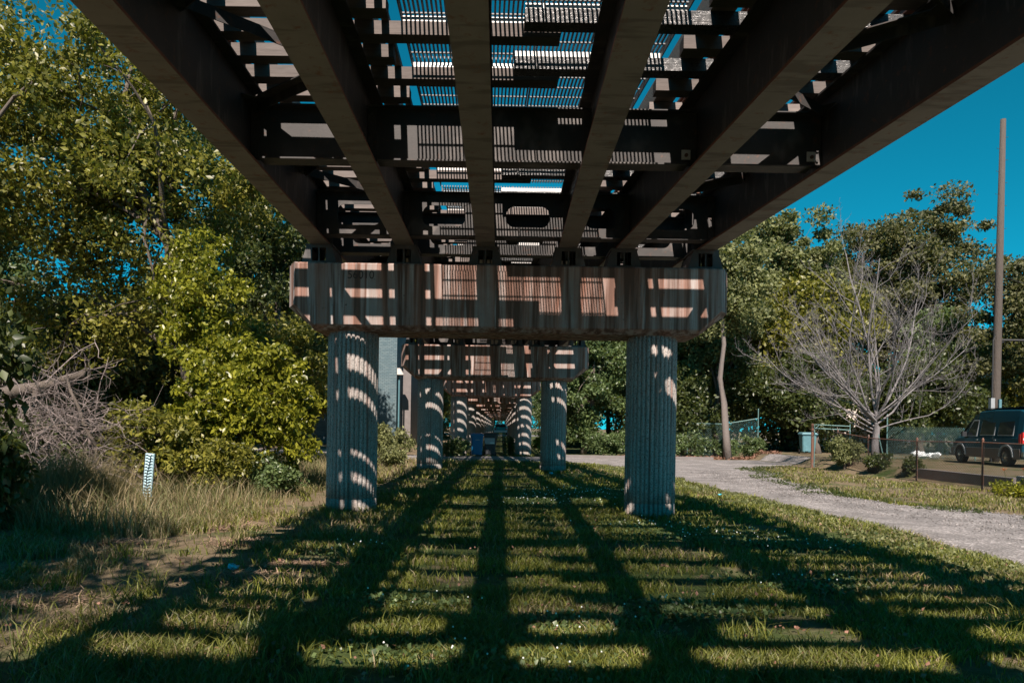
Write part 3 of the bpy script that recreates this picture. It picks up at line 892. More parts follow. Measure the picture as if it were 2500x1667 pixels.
mb.build('fallen_limb', M['bark'], e, True)

# ------------------------------------------------------------------ right side trees
R = [
 (('shade_tree'), (12.6, 39.5), (3.0, 2.6, 4.3), (12.2, 40, 9.6), 'leafD', 30000, .21, 110, 'barkp', 'tree with pale bare trunk beside the far chain-link fence', .22),
 (('shade_tree'), (9.5, 47), (4.2, 3.4, 5.6), (9.0, 47, 7.6), 'leafF', 38000, .25, 150, 'bark', 'tall green tree just right of the nearest right column, behind the alley', .25),
 (('shade_tree'), (19.5, 49), (6.0, 4, 8.4), (19.6, 49, 11.2), 'leafD', 56000, .26, 200, 'bark', 'tall pale green tree whose top peeks below the right outer girder', .3),
 (('shade_tree'), (13.5, 45), (3.8, 3, 5.6), (13.8, 45.5, 8.4), 'leafD', 34000, .23, 130, 'bark', 'pale green tree directly below the end of the right outer girder', .25),
 (('shade_tree'), (28, 52), (7.6, 4.2, 8.0), (28.6, 52, 12.4), 'leafE', 74000, .26, 340, 'bark', 'broad brownish-green tree with feathery layered top behind the dead tree', .35),
 (('shade_tree'), (32.5, 40), (4.6, 3.0, 6.0), (31.0, 41.0, 8.3), 'leafE', 40000, .22, 150, 'bark', 'dark feathery tree at the right edge behind the utility pole', .3),
 (('shade_tree'), (18.5, 41.5), (4.6, 2.6, 3.4), (18.5, 43, 4.0), 'leafC', 26000, .24, 110, 'bark', 'dark low tree shading the teal bin behind the dead tree', .22),
 (('shade_tree'), (25.5, 43), (4.6, 2.8, 3.6), (25.5, 43.5, 4.2), 'leafC', 26000, .24, 110, 'bark', 'dark green tree behind the green chain-link fence and the van', .22),
 (('shade_tree'), (5.0, 44), (3.0, 2.4, 5.2), (5.4, 44, 4.8), 'leafF', 30000, .22, 120, 'bark', 'green tree seen between the second and nearest right columns', .2),
 (('shade_tree'), (10.5, 41.5), (3.0, 1.8, 2.8), (10.3, 42.6, 3.0), 'leafC', 21000, .22, 90, 'bark', 'dense dark green tree over the sunlit shrubs by the alley kerb', .18),
]
for (nm, b, cr, cc, lm, nl, sz, nc, bk, lab, tr_) in R:
    tree(nm, b, 10, cr, cc, lm, nl, sz, nc, lab, 'tree', None, bk, tr_, (1.35 if lm == 'leafE' else 1.08) if nl > 20000 else 0.85, 0.35 if lm != 'leafE' else 0.5, 0.5, nlimb=12, droop=0.3 if lm != 'leafE' else 0.0, up=0.5 if lm != 'leafE' else 1.0, limb0=5 if bk == 'barkp' else 2)
bush('sunlit_shrub', (6.3, 40.2), (2.0, 0.8, 0.85), 0.85, 'leafF', 6500, .13, 60, 'sunlit green shrub at the alley edge, left of the nearest right column')
bush('sunlit_shrub', (10.0, 40.2), (1.9, 0.8, 0.8), 0.8, 'leafF', 6500, .13, 60, 'sunlit green shrub by the kerb, right of the nearest right column')
bush('sunlit_shrub', (12.8, 40.1), (0.8, 0.7, 0.6), 0.6, 'leafF', 2600, .12, 30, 'leafy shrub under the far chain-link fence', spread=.35)
bush('sunlit_shrub', (14.2, 40.2), (0.8, 0.7, 0.75), 0.75, 'leafF', 3200, .12, 34, 'rounded green shrub at the right end of the far chain-link fence', spread=.35)
bush('vine_thicket', (14.0, 28.9), (0.75, 0.55, 0.75), 0.95, 'leafD', 6500, .085, 60, 'dense leafy vine smothering the metal gate frame', spread=.28)
bush('vine_thicket', (15.2, 31.4), (1.0, 0.5, 0.8), 0.85, 'leafC', 5000, .10, 50, 'dark leafy growth behind the gate at the dead tree foot', spread=.3)
bush('vine_thicket', (14.1, 26.6), (0.6, 0.5, 0.4), 0.55, 'leafC', 3000, .08, 40, 'dark flowering vine at the foot of the rusty fence', spread=.24)
bush('vine_thicket', (14.2, 24.6), (0.45, 0.35, 0.42), 0.5, 'leafC', 1800, .075, 26, 'small dark vine climbing the rusty fence near the dead tree', spread=.2)
bush('vine_thicket', (13.3, 18.4), (0.7, 0.5, 0.22), 0.2, 'leafB', 2200, .07, 36, 'green weeds along the fence foot at the right edge', spread=.2)

# distant trees along both sides of the viaduct: two kinds, copied
srcs = []
for j, (lm, cat_) in enumerate((('leafA', 'olive'), ('leafF', 'green'))):
    t = tree('distant_tree', (0, 0), 12, (4, 4, 5), (0, 0, 6.5), lm, 26000, .27, 120, 'x', 'tree', None, 'bark', .25, 1.2)
    srcs.append(t)
spots = [(-9, 62, 0), (-12, 72, 1), (-8, 84, 0), (-9, 108, 1), (-20, 58, 1), (9, 60, 1), (8, 73, 0), (15, 66, 0), (8.5, 86, 1), (9, 108, 0), (23, 70, 1), (33, 66, 0), (43, 62, 1), (-30, 46, 0), (-27, 16, 1), (-32, 30, 1), (-34, 62, 0), (-8, 125, 0), (8, 128, 1), (-7, 150, 1), (8, 152, 0), (45, 45, 0), (-24, 80, 1), (0, 215, 0), (-14, 210, 1), (14, 212, 1), (-13, 47, 0), (-38, 44, 1), (-44, 26, 0), (52, 58, 1), (27, 60, 0), (18, 58, 1), (38, 50, 0), (-1.5, 138, 0), (3, 146, 1), (6.5, 52, 1), (12, 53, 0), (29, 47, 1), (20, 47, 0), (-18, 47, 1), (-25, 52, 0), (-30, 38, 1), (-6.5, 70, 1)]
dl = ['olive tree behind the blue-grey brick building', 'green tree behind the cream house on the left', 'olive tree far along the left side of the viaduct before the street', 'green tree just past the cross street on the left',
      'green tree far back in the left thicket', 'green tree behind the second right column', 'olive tree far along the right side of the viaduct', 'olive tree in the background behind the pale-trunked tree', 'green tree before the cross street on the right', 'olive tree past the cross street on the right',
      'green background tree behind the brownish feathery tree', 'olive background tree behind the utility pole', 'green background tree beyond the right edge of the white house', 'olive tree at the back of the far left thicket', 'green tree at the far left behind the tall corner tree', 'green tree in the far left background', 'olive tree in the far left distance',
      'olive tree beyond the cross street on the left of the path', 'green tree beyond the cross street on the right of the path', 'green tree far down the left side of the vanishing path', 'olive tree far down the right side of the vanishing path', 'olive tree at the far right edge', 'green tree in the left distance behind the cream house', 'olive tree closing the far end of the path', 'green tree at the far end, left of the path', 'green tree at the far end, right of the path', 'olive tree before the brick building in the left thicket', 'green tree at the back of the far left corner', 'olive tree at the far left edge', 'green tree in the far right corner', 'olive background tree behind the broad feathery tree', 'green background tree behind the tall pale green tree', 'olive background tree between the utility pole and white house', 'olive tree across the path at the far end, the nearer one', 'green tree across the path at the far end', 'green background tree directly beside the second right column', 'olive background tree between the pale trunk and the nearest right column', 'green background tree behind the van roof', 'olive background tree behind the dead tree base', 'green background tree behind the big sunny bush', 'olive background tree behind the brush pile', 'green background tree left of the brush pile', 'green tree left of the receding columns beyond the cream house']
for i, (x, y, kd) in enumerate(spots):
    t = srcs[kd] if i == kd*0 + (0 if kd == 0 else 1) and not srcs[kd].get('used') else copy_tree(srcs[kd])
    srcs[kd]['used'] = 1
    if 'used' in t: del t['used']
    t.location = (x, y, gzf(x, y)); t.rotation_euler.z = rng.random()*6
    s_ = 0.85+0.4*rng.random(); t.scale = (s_, s_, s_*(0.9+0.3*rng.random()))
    tag(t, dl[i], 'tree', 'background trees')
for s_ in srcs:
    if 'used' in s_: del s_['used']

# far thicket: undergrowth that reads as one mass
cen = []
def belt(x0, x1, y0, y1, h, n):
    for _ in range(n): cen.append((x0+(x1-x0)*rng.random(), y0+(y1-y0)*rng.random(), h*rng.random()**0.8))
belt(-60, -13, 54, 62, 4.5, 190); belt(-60, -16, 33, 46, 3.2, 130); belt(4.5, 62, 54, 64, 4.5, 260); belt(22, 60, 46, 52, 3.0, 60)
belt(-40, -4, 112, 122, 5, 60); belt(3, 40, 112, 122, 5, 60); belt(-30, 30, 168, 175, 7, 90); belt(-12, 12, 132, 140, 2.6, 26); belt(-11, -5.5, 64, 84, 2.4, 40); belt(4.5, 9, 64, 84, 2.4, 40)
belt(-26, -11, 22, 30, 2.2, 90); belt(8, 30, 45, 50, 3.2, 110)
cen = [c for c in cen if not (88 < c[1] < 98)]
V, F = leaves(cen, 1.5, 95000, .32, .2, .3)
V[:, 2] += gz(V[:, 0], V[:, 1])
tag(link('far_thicket', mesh_np('far_thicket', V, F, M['leafC'])), 'dark undergrowth closing the gaps under the background trees', 'thicket', kind='stuff')
# dead tree
e = empty('dead_tree', (15.9, 30.2, gzf(15.9, 30.2)))
tag(e, 'leafless grey dead tree with fanned upswept branches inside the yard fence', 'tree')
mb = MB(); mt = MB()
def branch(p, d, L, r, lev):
    p = np.array(p); pts = [p]; n = 6 if lev < 2 else 4; dd = np.array(d, float)
    for i in range(n):
        dd = dd + rng.normal(size=3)*0.15 + np.array([0, 0, 0.11 if lev else 0.03]); dd /= np.linalg.norm(dd)
        p = p+dd*L/n; pts.append(p)
    tgt = mt if lev == 0 else mb
    tgt.tube(pts, [r*(1-0.72*i/n) for i in range(n+1)], 8 if lev == 0 else (5 if lev == 1 else 3), cap=lev == 0)
    if lev < 4 and L > .2:
        m = (0, 8, 8, 3)[lev] if lev < 4 else 0
        for q in range(m):
            t = 0.2+0.8*(q+rng.random()*0.8)/m; j = min(int(t*n), n-1); f = t*n-j
            bp = pts[j]*(1-f)+pts[min(j+1, n)]*f; bd = pts[min(j+1, n)]-pts[j]; bd = bd/np.linalg.norm(bd)
            s = rng.normal(size=3)*0.62; s[2] += 0.18; nd = bd+s; nd /= np.linalg.norm(nd)
            branch(bp, nd, L*(0.50-0.06*lev)*(1.15-0.45*t), max(r*0.42*(1-0.4*t), 0.006), lev+1)
mt.tube([(0, 0, -.2), (-.03, 0, .8), (.02, 0, 1.5), (0, .02, 2.0)], [.19, .15, .14, .14], 10)
for (dx, dz, L, r, z) in ((-0.25, 1, 6.6, .085, 2.0), (0.12, 1, 7.4, .10, 2.0), (0.5, 1, 6.4, .085, 1.9), (-0.62, 0.85, 6.0, .075, 1.6), (-1.15, 0.75, 5.6, .07, 1.5), (1.0, 0.75, 5.4, .07, 1.6), (-1.5, 0.55, 4.4, .05, 1.35), (1.5, 0.55, 4.2, .05, 1.4), (-0.9, 0.25, 3.6, .045, 1.2), (0.15, 1, 6.2, .07, 2.0), (1.4, .7, 4.6, .05, 2.0)):
    d = np.array([dx, rng.normal()*0.35, dz]); d /= np.linalg.norm(d)
    branch((0, 0, z), d, L, r*.7, 1)
for q in range(9):
    a_ = rng.random()*2*PI; d = np.array([math.cos(a_)*.9, math.sin(a_)*.9, .45+.7*rng.random()]); d /= np.linalg.norm(d)
    branch((0, 0, 1.4+.8*rng.random()), d, 4.2+2*rng.random(), .05, 1)
mt.build('trunk', M['dead'], e, True); mb.build('branches', M['dead'], e, True)

# ------------------------------------------------------------------ buildings
e = empty('brick_building', (-11.5, 50, 0)); tag(e, 'blue-grey brick building seen left of the second pier', 'building')
mb = MB(); mb.box(-6, 4.05, 0, 9, -0.3, 9.0); mb.build('wall', M['brick'], e)
mb = MB(); mb.box(-6.1, 4.12, -0.08, 9, 9.0, 9.35); mb.build('parapet', M['cream'], e)
mb = MB(); mb.tube([(4.16, 0.5, 0), (4.16, 0.5, 5.2), (4.16, 0.2, 5.4)], 0.06, 8); mb.build('downpipe', M['bin_teal'], e)
mb = MB(); mb.box(1.9, 2.02, -0.06, -0.002, 4.6, 7.2); mb.build('wall_strip', M['bin_teal'], e)
mb = MB(); mb.box(4.06, 4.75, 2.5, 8.9, -0.3, 7.4); mb.build('rear_wall', M['wallc'], e)
mb = MB(); mb.prism([(4.06, 5.2), (4.5, 5.2), (4.25, 5.65), (4.06, 5.65)], 0.1, 0.8); mb.build('vent_hood', M['cream'], e)
for z in (1.6, 4.8):
    f = MB().box(-4.2, -2.9, -0.05, -0.002, z, z+1.5).build('window', M['white'], e)
    MB().box(-4.1, -3.0, -0.07, -0.052, z+0.1, z+1.4).build('pane', M['glass'], f)
e = empty('cream_house', (-7.5, 60, 0.2)); tag(e, 'cream house wall visible beside the second left column', 'building')
MB().box(-2.2, 1.4, 0, 8, -0.3, 4.6).build('wall', M['cream'], e)
MB().prism([(-2.5, 4.6), (1.7, 4.6), (-0.4, 6.3)], -0.2, 8.2).build('roof', M['roof'], e)
f = MB().box(-1.6, -0.7, -0.05, -0.002, 1.2, 2.6).build('window', M['white'], e); MB().box(-1.52, -0.78, -0.07, -0.052, 1.28, 2.52).build('pane', M['glass'], f)
e = empty('white_house', (-17.5, 52, 0)); tag(e, 'white house glimpsed through leaves left of the nearest fluted column', 'building')
MB().box(-3, 2.2, 0, 8, -0.3, 7.6).build('wall', M['white'], e)
MB().prism([(-3.3, 7.6), (2.5, 7.6), (-0.4, 9.6)], -0.2, 8.2).build('roof', M['roof'], e)
for x in (-2, 0.6):
    f = MB().box(x, x+1, -0.05, -0.002, 4.6, 6.0).build('window', M['trim'], e); MB().box(x+.08, x+.92, -0.07, -0.052, 4.68, 5.92).build('pane', M['glass'], f)
e = empty('white_sided_house', (42.5, 47, 0.3)); tag(e, 'white clapboard house at the right edge behind the utility pole', 'building')
mb = MB(); mb.box(-5.2, 7, 0.03, 9, -0.3, 7.2); mb.build('wall', M['white'], e)
sid = MB().add([(-5.2, 0.025, 0), (7, 0.025, 0), (7, 0.0, 0), (-5.2, 0.0, 0), (-5.2, 0.025, .19), (7, 0.025, .19)], [(0, 1, 2, 3), (3, 2, 5, 4)]).mesh('siding_board', M['white'])
for i in range(36):
    o = link('siding_board', sid, e); o.location = (0, 0.003, 0.2*i)
MB().prism([(-5.6, 7.2), (7.4, 7.2), (0.9, 11)], -0.3, 9.3).build('roof', M['roof'], e)
for x in (-3.6, 1.5):
    f = MB().box(x, x+1.1, -0.06, -0.004, 3.9, 5.5).build('window', M['trim'], e); MB().box(x+.08, x+1.02, -0.08, -0.062, 3.98, 5.42).build('pane', M['glass'], f)
e = empty('brick_garage', (22.5, 47.5, 0.3)); tag(e, 'small pinkish building glimpsed behind the dead tree branches', 'building')
MB().box(-1.8, 2.6, 0, 5, -0.3, 4.9).build('wall', M['cream'], e)
MB().prism([(-2.1, 4.9), (2.9, 4.9), (0.4, 6.4)], -0.2, 5.2).build('roof', M['roof'], e)

# ------------------------------------------------------------------ utility pole
e = empty('utility_pole', (22.9, 33.0, gzf(22.9, 33))); tag(e, 'tall bare weathered wooden utility pole with climbing pegs, standing behind the van', 'utility pole')
mb = MB(); mb.tube([(0, 0, -.3), (0.02, 0, 3), (0.08, 0, 8), (0.16, 0, 15.9)], [.20, .19, .16, .115], 14); mb.build('pole_shaft', M['pole'], e, True)
pg = MB().tube([(0, 0, 0), (0.10, 0, 0.0), (0.115, 0, 0.04)], 0.009, 5).mesh('climbing_peg', M['insul'])
for i in range(20):
    z = 5.0+0.53*i; s = 1 if i % 2 else -1; r = lerp(.21, .13, (z-5)/11)+0.01
    o = link('climbing_peg', pg, e); o.location = (0.01*z+s*r*0.9, 0, z); o.rotation_euler.z = 0 if s > 0 else PI
mb = MB(); mb.tube([(-.24, -.13, 0), (-.23, -.13, 5.6), (-.16, -.14, 5.9)], .035, 7); mb.build('conduit', M['insul'], e)
mb = MB(); mb.box(-.40, -.22, -.30, -.12, 2.0, 2.95); mb.build('meter_box', M['trim'], e)
mb = MB(); mb.box(-.02, .09, -.30, -.20, 2.1, 2.9); mb.build('junction_box', M['bin_teal'], e)
tag(MB().tube([(23.05, 33, 9.0), (31, 38, 8.6), (40, 44, 9.0)], .02, 4).build('overhead_wire', M['insul']), 'thin wire running right from the utility pole to the white house', 'wire')
tag(MB().tube([(23.0, 33, 6.0), (31, 30, 5.6), (40, 26, 6.0)], .05, 5).build('service_cable', M['insul']), 'thick black cable leaving the utility pole to the right', 'cable')

# ------------------------------------------------------------------ fences
def chain(p, q, zb0, zb1, h, pitch=0.075, r=0.004):
    """chain-link: two families of diagonal wires"""
    p = Vector((p[0], p[1], 0)); q = Vector((q[0], q[1], 0)); L = (q-p).length; d = (q-p)/L
    V = []; F = []
    def pt(s, z): return p + d*s + Vector((0, 0, lerp(zb0, zb1, s/L)+z))
    n = int((L+h)/pitch)
    nrm = Vector((-d.y, d.x, 0))*r
    for k in range(n):
        for sgn in (1, -1):
            a = k*pitch-h
            s0, s1 = max(a, 0), min(a+h, L)
            if s1-s0 < 0.02: continue
            za, zb = (s0-a, s1-a) if sgn > 0 else (h-(s0-a), h-(s1-a))
            P0, P1 = pt(s0, za), pt(s1, zb)
            t = (P1-P0).normalized(); u = t.cross(nrm.normalized())*r
            off = nrm*0.6*sgn
            b = len(V)
            for e_ in (P0, P1):
                for w_ in (u+nrm*.4, -u+nrm*.4, -nrm): V.append(e_+w_+off)
            F += [(b, b+1, b+4, b+3), (b+1, b+2, b+5, b+4), (b+2, b, b+3, b+5)]
    return mesh_np('chain_mesh', np.array([tuple(v) for v in V]), np.array(F), M['fence_g'])

def fence(name, pts, h, mat, label, r=0.03, wire=0.004, pitch=0.075, toprail=True, gap=0.05, heights=None):
    x0, y0 = pts[0]; e = empty(name, (x0, y0, 0)); tag(e, label, 'fence')
    for i, (x, y) in enumerate(pts):
        hh = (heights[i] if heights else h+0.06); z = gzf(x, y)
        pm = MB().tube([(0, 0, -.2), (0, 0, hh)], r, 8).lathe([(r*1.1, hh-.01), (r*1.2, hh+.02), (r*.5, hh+.06), (0.003, hh+.075)], 8)
        o = pm.build('post', mat, e); o.location = (x-x0, y-y0, z)
    for (a, b) in zip(pts[:-1], pts[1:]):
        za, zb = gzf(*a), gzf(*b)
        if toprail:
            MB().tube([(a[0]-x0, a[1]-y0, za+h), (b[0]-x0, b[1]-y0, zb+h)], r*0.65, 6).build('top_rail', mat, e)
        me = chain((a[0]-x0, a[1]-y0), (b[0]-x0, b[1]-y0), za+gap, zb+gap, h-gap, pitch, wire)
        me.materials.clear(); me.materials.append(mat)
        tag(link('chain_mesh', me, e), kind='stuff')
    return e
fence('chain_link_fence', [(14.15, 29.9), (13.95, 27.0), (13.8, 23.6), (13.55, 20.0), (13.35, 16.6), (13.2, 13.0)], 1.36, M['fence_r'], 'low rusty brown chain-link fence along the gravel road on the right', wire=.0045, pitch=.085)
fence('chain_link_fence', [(17.9, 33.0), (22.4, 33.6), (27.5, 34.2)], 1.55, M['fence_g'], 'taller green chain-link fence behind the van', wire=.005, pitch=.12, toprail=False, heights=[2.05, 1.6, 1.6])
fence('chain_link_fence', [(10.8, 41.3), (13.0, 41.4), (14.9, 41.3)], 2.0, M['fence_g'], 'blue-green chain-link fence in shade behind the alley', wire=.0035, pitch=.12, heights=[2.0, 2.0, 2.5])
# gate
e = empty('metal_gate', (13.3, 30.4, gzf(13.3, 30.4))); tag(e, 'galvanised gate frame hung on a rusty post and covered by vines', 'gate')
MB().tube([(0, 0, -.2), (0, 0, 1.95)], .06, 8).build('gate_post', M['fence_r'], e)
mb = MB()
for z in (1.86, 1.7): mb.tube([(.08, 0, z+.05), (1.55, -.1, z)], .022, 6)
mb.tube([(.08, 0, .1), (.08, 0, 1.9)], .022, 6); mb.tube([(.08, 0, 1.72), (.3, 0, 1.9)], .018, 5); mb.tube([(1.55, -.1, .1), (1.55, -.1, 1.95)], .022, 6)
mb.build('gate_frame', M['fence_g'], e)
MB().tube([(3.0, -.4, -.1), (2.6, -.3, 1.75)], .025, 6).build('prop_pole', M['fence_g'], e)

# retaining walls in the yard
mb = MB(); mb.prism([(14.05, 24.0), (13.98, 19.4), (14.25, 19.3), (14.3, 24.0)], -.2, .42, 'Z')
tag(mb.build('retaining_wall', M['wallc']), 'low dark grey concrete retaining wall behind the rusty fence', 'wall')
mb = MB(); mb.prism([(13.85, 19.1), (13.65, 14.0), (13.9, 14.0), (14.15, 19.1)], -.2, .50, 'Z')
o = tag(mb.build('retaining_wall', M['wallp']), 'pale flaking concrete wall at the right edge behind the rusty fence', 'wall')

# ------------------------------------------------------------------ van
def van():
    e = empty('van', (20.05, 28.2, gzf(19.8, 29)), -0.12)
    tag(e, 'dark teal high-top conversion van with tan lower body parked in the yard', 'van')
    # local: +y forward, x centre 0.98 to the right of origin (left side at x=0)
    W = 1.0; st = [  # y, bottom, belt, roof, half width belt, half width roof
        (-0.95, .45, 1.15, 2.02, .96, .80), (-0.90, .32, 1.15, 2.22, .98, .82), (-0.6, .32, 1.16, 2.30, 1.0, .83), (1.2, .32, 1.16, 2.34, 1.0, .83),
        (2.3, .32, 1.16, 2.30, 1.0, .82), (2.75, .32, 1.15, 2.16, 1.0, .78), (3.2, .32, 1.14, 1.80, .99, .74), (3.65, .32, 1.12, 1.34, .97, .76), (4.1, .34, 1.02, 1.20, .94, .80), (4.42, .40, .86, 1.04, .88, .74), (4.5, .50, .80, .90, .84, .70)]
    V = []; F = []
    for (y, zb, zt, zr, hb, hr) in st:
        hgt = zr-zt
        ring = [(-hb*.94, zb), (-hb, zb+.12), (-hb, zt-.05), (-hb*.985, zt), (lerp(-hb*.985, -hr, .75), zt+hgt*.72), (-hr, zr-.10*min(1, hgt)), (-hr*.80, zr)]
        ring = ring + [(-a, b) for a, b in ring[::-1]]
        for a, b in ring: V.append((a+W, y, b))
    n = 14
    for i in range(len(st)-1):
        for k in range(n):
            k2 = (k+1) % n; F.append((i*n+k, (i+1)*n+k, (i+1)*n+k2, i*n+k2))
    mb = MB(); mb.add(V, F+[tuple(range(n)), tuple((len(st)-1)*n+k for k in range(n))[::-1]])
    mb.build('body', M['van'], e)
    MB().prism([(-.88, .30), (4.3, .30), (4.3, .68), (-.88, .68)], -.016, -.002, 'X').build('lower_panel', M['vanlow'], e)
    MB().box(-.02, -.004, -.86, 4.2, .69, .715).build('body_stripe', M['trim'], e)
    # wheels
    for (x, y) in ((.10, 0), (.10, 3.5), (1.9, 0), (1.9, 3.5)):
        s = -1 if x < 1 else 1
        wv = MB().lathe([(.20, -.12), (.34, -.12), (.375, -.09), (.375, .09), (.34, .12), (.20, .12)], 24, (0, 0, 0), 'X').build('wheel', M['tyre'], e)
        wv.location = (x+s*0.03, y, .375)
        rm = MB().lathe([(.21, 0), (.21, s*.125), (.18, s*.10), (.07, s*.09), (.07, s*.13), (.02, s*.135)], 20, (0, 0, 0), 'X')
        for q in range(8):
            a = q*PI/4; rm.beam((s*.11, .06*math.cos(a), .06*math.sin(a)), (s*.11, .2*math.cos(a), .2*math.sin(a)), .02, .035, (1, 0, 0))
        rm.build('rim', M['chrome'], wv)
    for y in (0, 3.5):    # flared wheel arches with a dark well
        arc = [(y+.50*math.cos(a), .38+.50*math.sin(a)) for a in np.linspace(0.0, PI, 15)]
        inn = [(y+.42*math.cos(a), .38+.42*math.sin(a)) for a in np.linspace(PI, 0.0, 15)]
        mb = MB()
        for k in range(14):
            a, b = arc[k], arc[k+1]; c, d = inn[13-k], inn[14-k]
            mb.prism([a, b, c, d], -.06, -.001, 'X')
        mb.build('wheel_arch', M['trim'], e)
        MB().prism([(y+.42*math.cos(a), .38+.42*math.sin(a)) for a in np.linspace(0, PI, 13)]+[(y-.42, .29), (y+.42, .29)], -.020, -.003, 'X').build('wheel_well', M['tyre'], e)
    # side windows follow the leaning upper side
    def wx(z): return 1.0 - lerp(.985, .83, min(1, max(0, (z-1.16)/.80)))*1.0 - .012
    def win(y0, y1, z0=1.26, z1=1.92, slant=0):
        f = MB().hexa([(wx(z0)-.012, y0-.04, z0-.04), (wx(z0)+.01, y0-.04, z0-.04), (wx(z0)+.01, y1+.04+slant, z0-.04), (wx(z0)-.012, y1+.04+slant, z0-.04),
                       (wx(z1)-.012, y0-.04, z1+.04), (wx(z1)+.01, y0-.04, z1+.04), (wx(z1)+.01, y1+.04, z1+.04), (wx(z1)-.012, y1+.04, z1+.04)]).build('side_window', M['trim'], e)
        MB().hexa([(wx(z0)-.022, y0, z0), (wx(z0)-.012, y0, z0), (wx(z0)-.012, y1+slant, z0), (wx(z0)-.022, y1+slant, z0),
                   (wx(z1)-.022, y0, z1), (wx(z1)-.012, y0, z1), (wx(z1)-.012, y1, z1), (wx(z1)-.022, y1, z1)]).build('pane', M['glass'], f)
    win(-.35, .65); win(.95, 1.95); win(2.25, 2.62, 1.22, 1.84, .42)
    # windscreen
    MB().hexa([(.18, 3.60, 1.40), (1.82, 3.60, 1.40), (1.82, 3.64, 1.385), (.18, 3.64, 1.385), (.30, 2.86, 2.06), (1.70, 2.86, 2.06), (1.70, 2.90, 2.09), (.30, 2.90, 2.09)]).build('windscreen', M['glass'], e)
    MB().box(-.20, -.02, 2.95, 3.08, 1.16, 1.38).build('wing_mirror', M['bin_black'], e)
    for x in (.06, 1.86):
        t = MB().box(x-.035, x+.115, -1.0, -.90, .92, 1.36).build('tail_light', M['red'], e)
        MB().box(x-.02, x+.10, -1.01, -1.001, 1.06, 1.14).build('reverse_lens', M['label'], t)
    MB().box(-.012, -.002, -.93, -.80, .9, 1.3).build('corner_lens', M['red'], e)
    MB().box(.0, 2.0, -1.12, -.96, .42, .60).build('rear_bumper', M['chrome'], e)
    MB().box(.08, 1.92, 4.46, 4.62, .42, .60).build('front_bumper', M['chrome'], e)
    for y in (2.2, .85): MB().box(-.03, -.004, y-.1, y+.02, 1.02, 1.06).build('door_handle', M['trim'], e)
    MB().box(-.008, -.001, 1.0-.012, 1.0, .7, 1.2).build('door_seam', M['tyre'], e)
    MB().box(.25, 1.75, -.9, 2.3, 2.335, 2.36).build('roof_panel', M['van'], e)
    return e
van()

# hatchback on the cross street
e = empty('parked_car', (-.15, 93.0, gzf(0, 93)+.03)); tag(e, 'small teal car on the distant cross street at the end of the path', 'car')
V = []; F = []
st = [(0, .35, .9, .95, .82, .78), (.06, .3, .95, 1.35, .86, .66), (.5, .28, .95, 1.46, .88, .62), (1.6, .28, .95, 1.45, .88, .62), (2.5, .28, .92, 1.02, .88, .78), (3.7, .3, .75, .85, .84, .7), (3.9, .4, .6, .65, .75, .6)]
for (y, zb, zt, zr, hb, hr) in st:
    ring = [(-hb, zb), (-hb, zt), (-hr, zr), (hr, zr), (hb, zt), (hb, zb)]
    V += [(a, y, b) for a, b in ring]
for i in range(len(st)-1):
    for k in range(6):
        k2 = (k+1) % 6; F.append((i*6+k, (i+1)*6+k, (i+1)*6+k2, i*6+k2))
MB().add(V, F+[tuple(range(6)), tuple(len(V)-1-k for k in range(6))]).build('body', M['car'], e)
MB().hexa([(-.68, -.01, 1.0), (.68, -.01, 1.0), (.68, .02, 1.0), (-.68, .02, 1.0), (-.56, .04, 1.32), (.56, .04, 1.32), (.56, .07, 1.32), (-.56, .07, 1.32)]).build('rear_window', M['glass'], e)
MB().box(-.84, .84, -.12, -.01, .32, .58).build('bumper', M['white'], e)
for s in (-1, 1):
    MB().box(s*.72-.1, s*.72+.1, -.03, .02, .66, .86).build('tail_light', M['red'], e)
    for y in (.7, 3.1):
        o = MB().lathe([(.1, -.1), (.3, -.1), (.3, .1), (.1, .1)], 14, (0, 0, 0), 'X').build('wheel', M['tyre'], e); o.location = (s*.8, y, .28)

